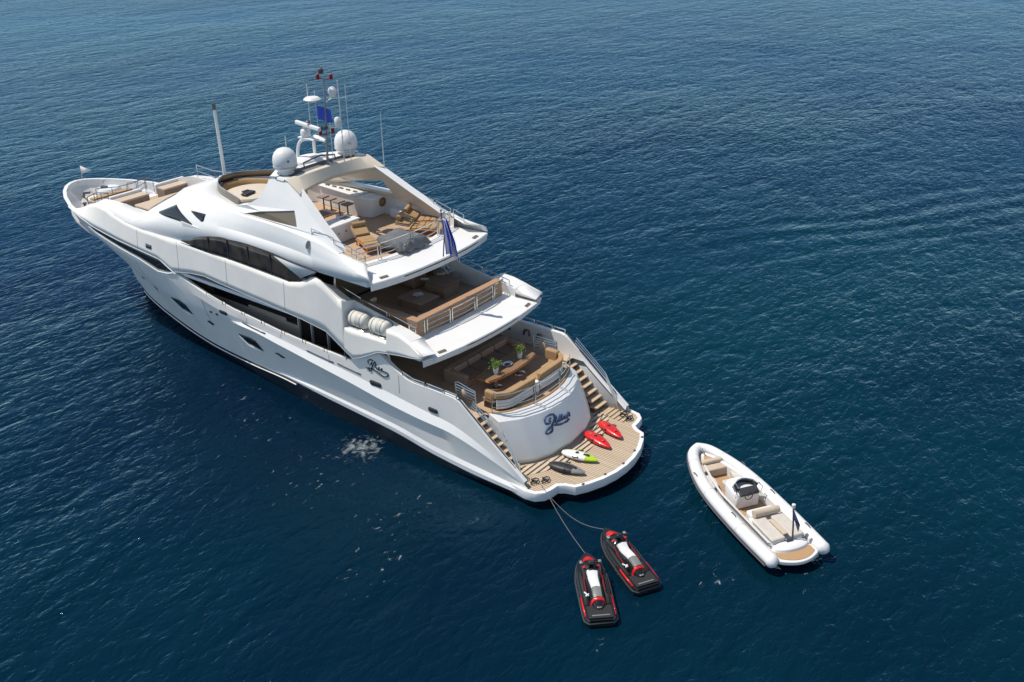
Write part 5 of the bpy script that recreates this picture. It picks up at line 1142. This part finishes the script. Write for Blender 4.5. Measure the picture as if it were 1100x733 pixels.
# ================================================================== JET SKIS
def jetski():
    t = thing('jet_ski', 'black jet ski with white seat, left one of the pair tied astern', 'jet ski', (0, 0, 0), group='jet skis tied behind the yacht')
    def sect(x, w, zt, zb): return [(x, -w, zb), (x, -w*1.02, zb+.08), (x, -w*.97, zt-.05), (x, -w*.88, zt), (x, w*.88, zt), (x, w*.97, zt-.05), (x, w*1.02, zb+.08), (x, w, zb)]
    ws = pchip([-1.65, -1.6, -.8, .3, 1.0, 1.45, 1.7, 1.78], [.44, .55, .58, .58, .48, .29, .11, .02])
    zt = pchip([-1.65, -.6, .4, 1.2, 1.78], [.30, .36, .46, .56, .56])
    b = MB(); b.grid([sect(x, ws(x), zt(x), .0+.12*max(0, (x-.8))) for x in [-1.65+3.43*i/30 for i in range(31)]])
    s0 = sect(-1.65, ws(-1.65), zt(-1.65), 0); b.add(s0, [tuple(range(8))]); b.build('hull', M['ski_black'], t, smooth=40)
    b = MB(); rub = [(x, ws(x)*1.03, zt(x)-.14) for x in [-1.65+3.43*i/24 for i in range(25)]]
    b.tube(rub+[(x, -y, z) for x, y, z in reversed(rub)], .035, 6, closed=True); b.build('bumper', M['ski_trim'], t)
    boxpart('rear_mat', (-1.28, 0, .345), (.62, .86, .03), M['ski_mat'], t, .01)
    boxpart('mat_stripe', (-1.47, 0, .365), (.05, .62, .012), M['ski_silver'], t, .003)
    for s_ in (1, -1):
        b = MB(); b.grid([[(x, s_*ws(x)*.5, zt(x)+.0) for x in (-.9, -.3, .3, .7)], [(x, s_*ws(x)*.80, zt(x)+.02) for x in (-.9, -.3, .3, .7)]]); b.build('footwell', M['ski_mat'], t, solid=.02)
        b = MB(); b.grid([[(x, s_*(ws(x)*.9+.005), zt(x)+.035) for x in (-1.45, -1.0, -.5)], [(x, s_*(ws(x)*.99), zt(x)-.02) for x in (-1.45, -1.0, -.5)]]); b.build('side_decal', M['red'], t, solid=.015)
    # body under the seat
    hw = pchip([-1.15, -.9, -.4, .2, .6, .95, 1.25, 1.5], [.12, .20, .22, .24, .32, .34, .26, .08]); hz = pchip([-1.15, -.9, -.4, .1, .5, .8, 1.1, 1.5], [.42, .62, .70, .66, .80, .84, .72, .58])
    def hump(x, k=1, dz=0): 
        w, z = hw(x)*k, hz(x)+dz; z0 = zt(x)-.05
        return [(x, w*1.25, z0), (x, w*1.1, z0+(z-z0)*.6), (x, w*.8, z-.03), (x, 0, z+.01), (x, -w*.8, z-.03), (x, -w*1.1, z0+(z-z0)*.6), (x, -w*1.25, z0)]
    def seg(name, xa, xb, m, k=1, dz=0, n=10): 
        b = MB(); r_ = [hump(xa+(xb-xa)*i/n, k, dz) for i in range(n+1)]; b.grid(r_); b.add(r_[0], [tuple(range(7))]); b.add(r_[-1], [tuple(range(6, -1, -1))]); return b.build(name, m, t, smooth=45)
    seg('body', -1.15, 1.5, M['ski_black'], 1, 0, 22)
    seg('seat_front', -.42, .38, M['dome'], .82, .07); seg('seat_rear', -.88, -.43, M['ski_silver'], .84, .07)
    seg('tail_ring', -.97, -.88, M['red'], 1.10, .03); seg('nose_hood', .95, 1.38, M['red'], .72, .05)
    for s_ in (1, -1):
        b = MB(); b.tube([(.42, s_*.30, .72), (.1, s_*.34, .58), (-.4, s_*.34, .52)], .02, 6); b.build('side_stripe', M['dark_red'], t)
        b = MB(); b.tube([(.62, 0, .98), (.58, s_*.2, 1.02), (.50, s_*.38, 1.0)], .03, 6); b.build('handlebar', M['ski_black'], t)
        b = MB(); b.box((.82, s_*.34, .86), (.16, .12, .08)); b.build('mirror', M['ski_silver'], t, bev=.03)
        b = MB(); b.box((.60, s_*.26, .82), (.12, .10, .05)); b.build('cowl_accent', M['red'], t, bev=.02)
    boxpart('steering_pad', (.66, 0, .96), (.26, .24, .12), M['ski_black'], t, .04, ry=R(20))
    b = MB(); b.box((-.55, .36, .55), (.26, .05, .04), rz=.5); b.box((-.62, .34, .56), (.18, .05, .04), rz=-.8); b.build('emblem', M['dome'], t, bev=.01)
    boxpart('tow_eye', (-1.12, 0, .42), (.12, .16, .05), M['ski_silver'], t, .02)
    return t
j1 = jetski(); j1.location = (-3.05, 7.05, .02); j1.rotation_euler = (0, 0, math.atan2(-2.65, 2.5))
j2 = copy_tree(j1); j2['label'] = 'black jet ski with white seat, right one of the pair, nearer the tender'
j2.location = (-3.1, 4.95, .02); j2.rotation_euler = (0, 0, math.atan2(-1.75, 3.1))
# mooring lines from the stern cleat to the two jet skis
for (e, lab, sag) in (((-1.85, 5.82, .55), 'thin grey mooring line from the stern to the left jet ski', .12), ((-1.65, 4.1, .55), 'thin grey mooring line from the stern to the right jet ski', .35)):
    a = Vector((2.1, 3.35, .82)); c = Vector(e); mid = Vector((1.4, 3.75, .74)); pts = [a]
    for i in range(15):
        u = i/14; p = mid.lerp(c, u); p.z -= sag*math.sin(math.pi*u)*1.2; pts.append(p)
    b = MB(); b.tube([tuple(p) for p in pts], .014, 5); tag(b.build('mooring_line', M['rope'], None), lab, 'rope', 'mooring lines to the jet skis')
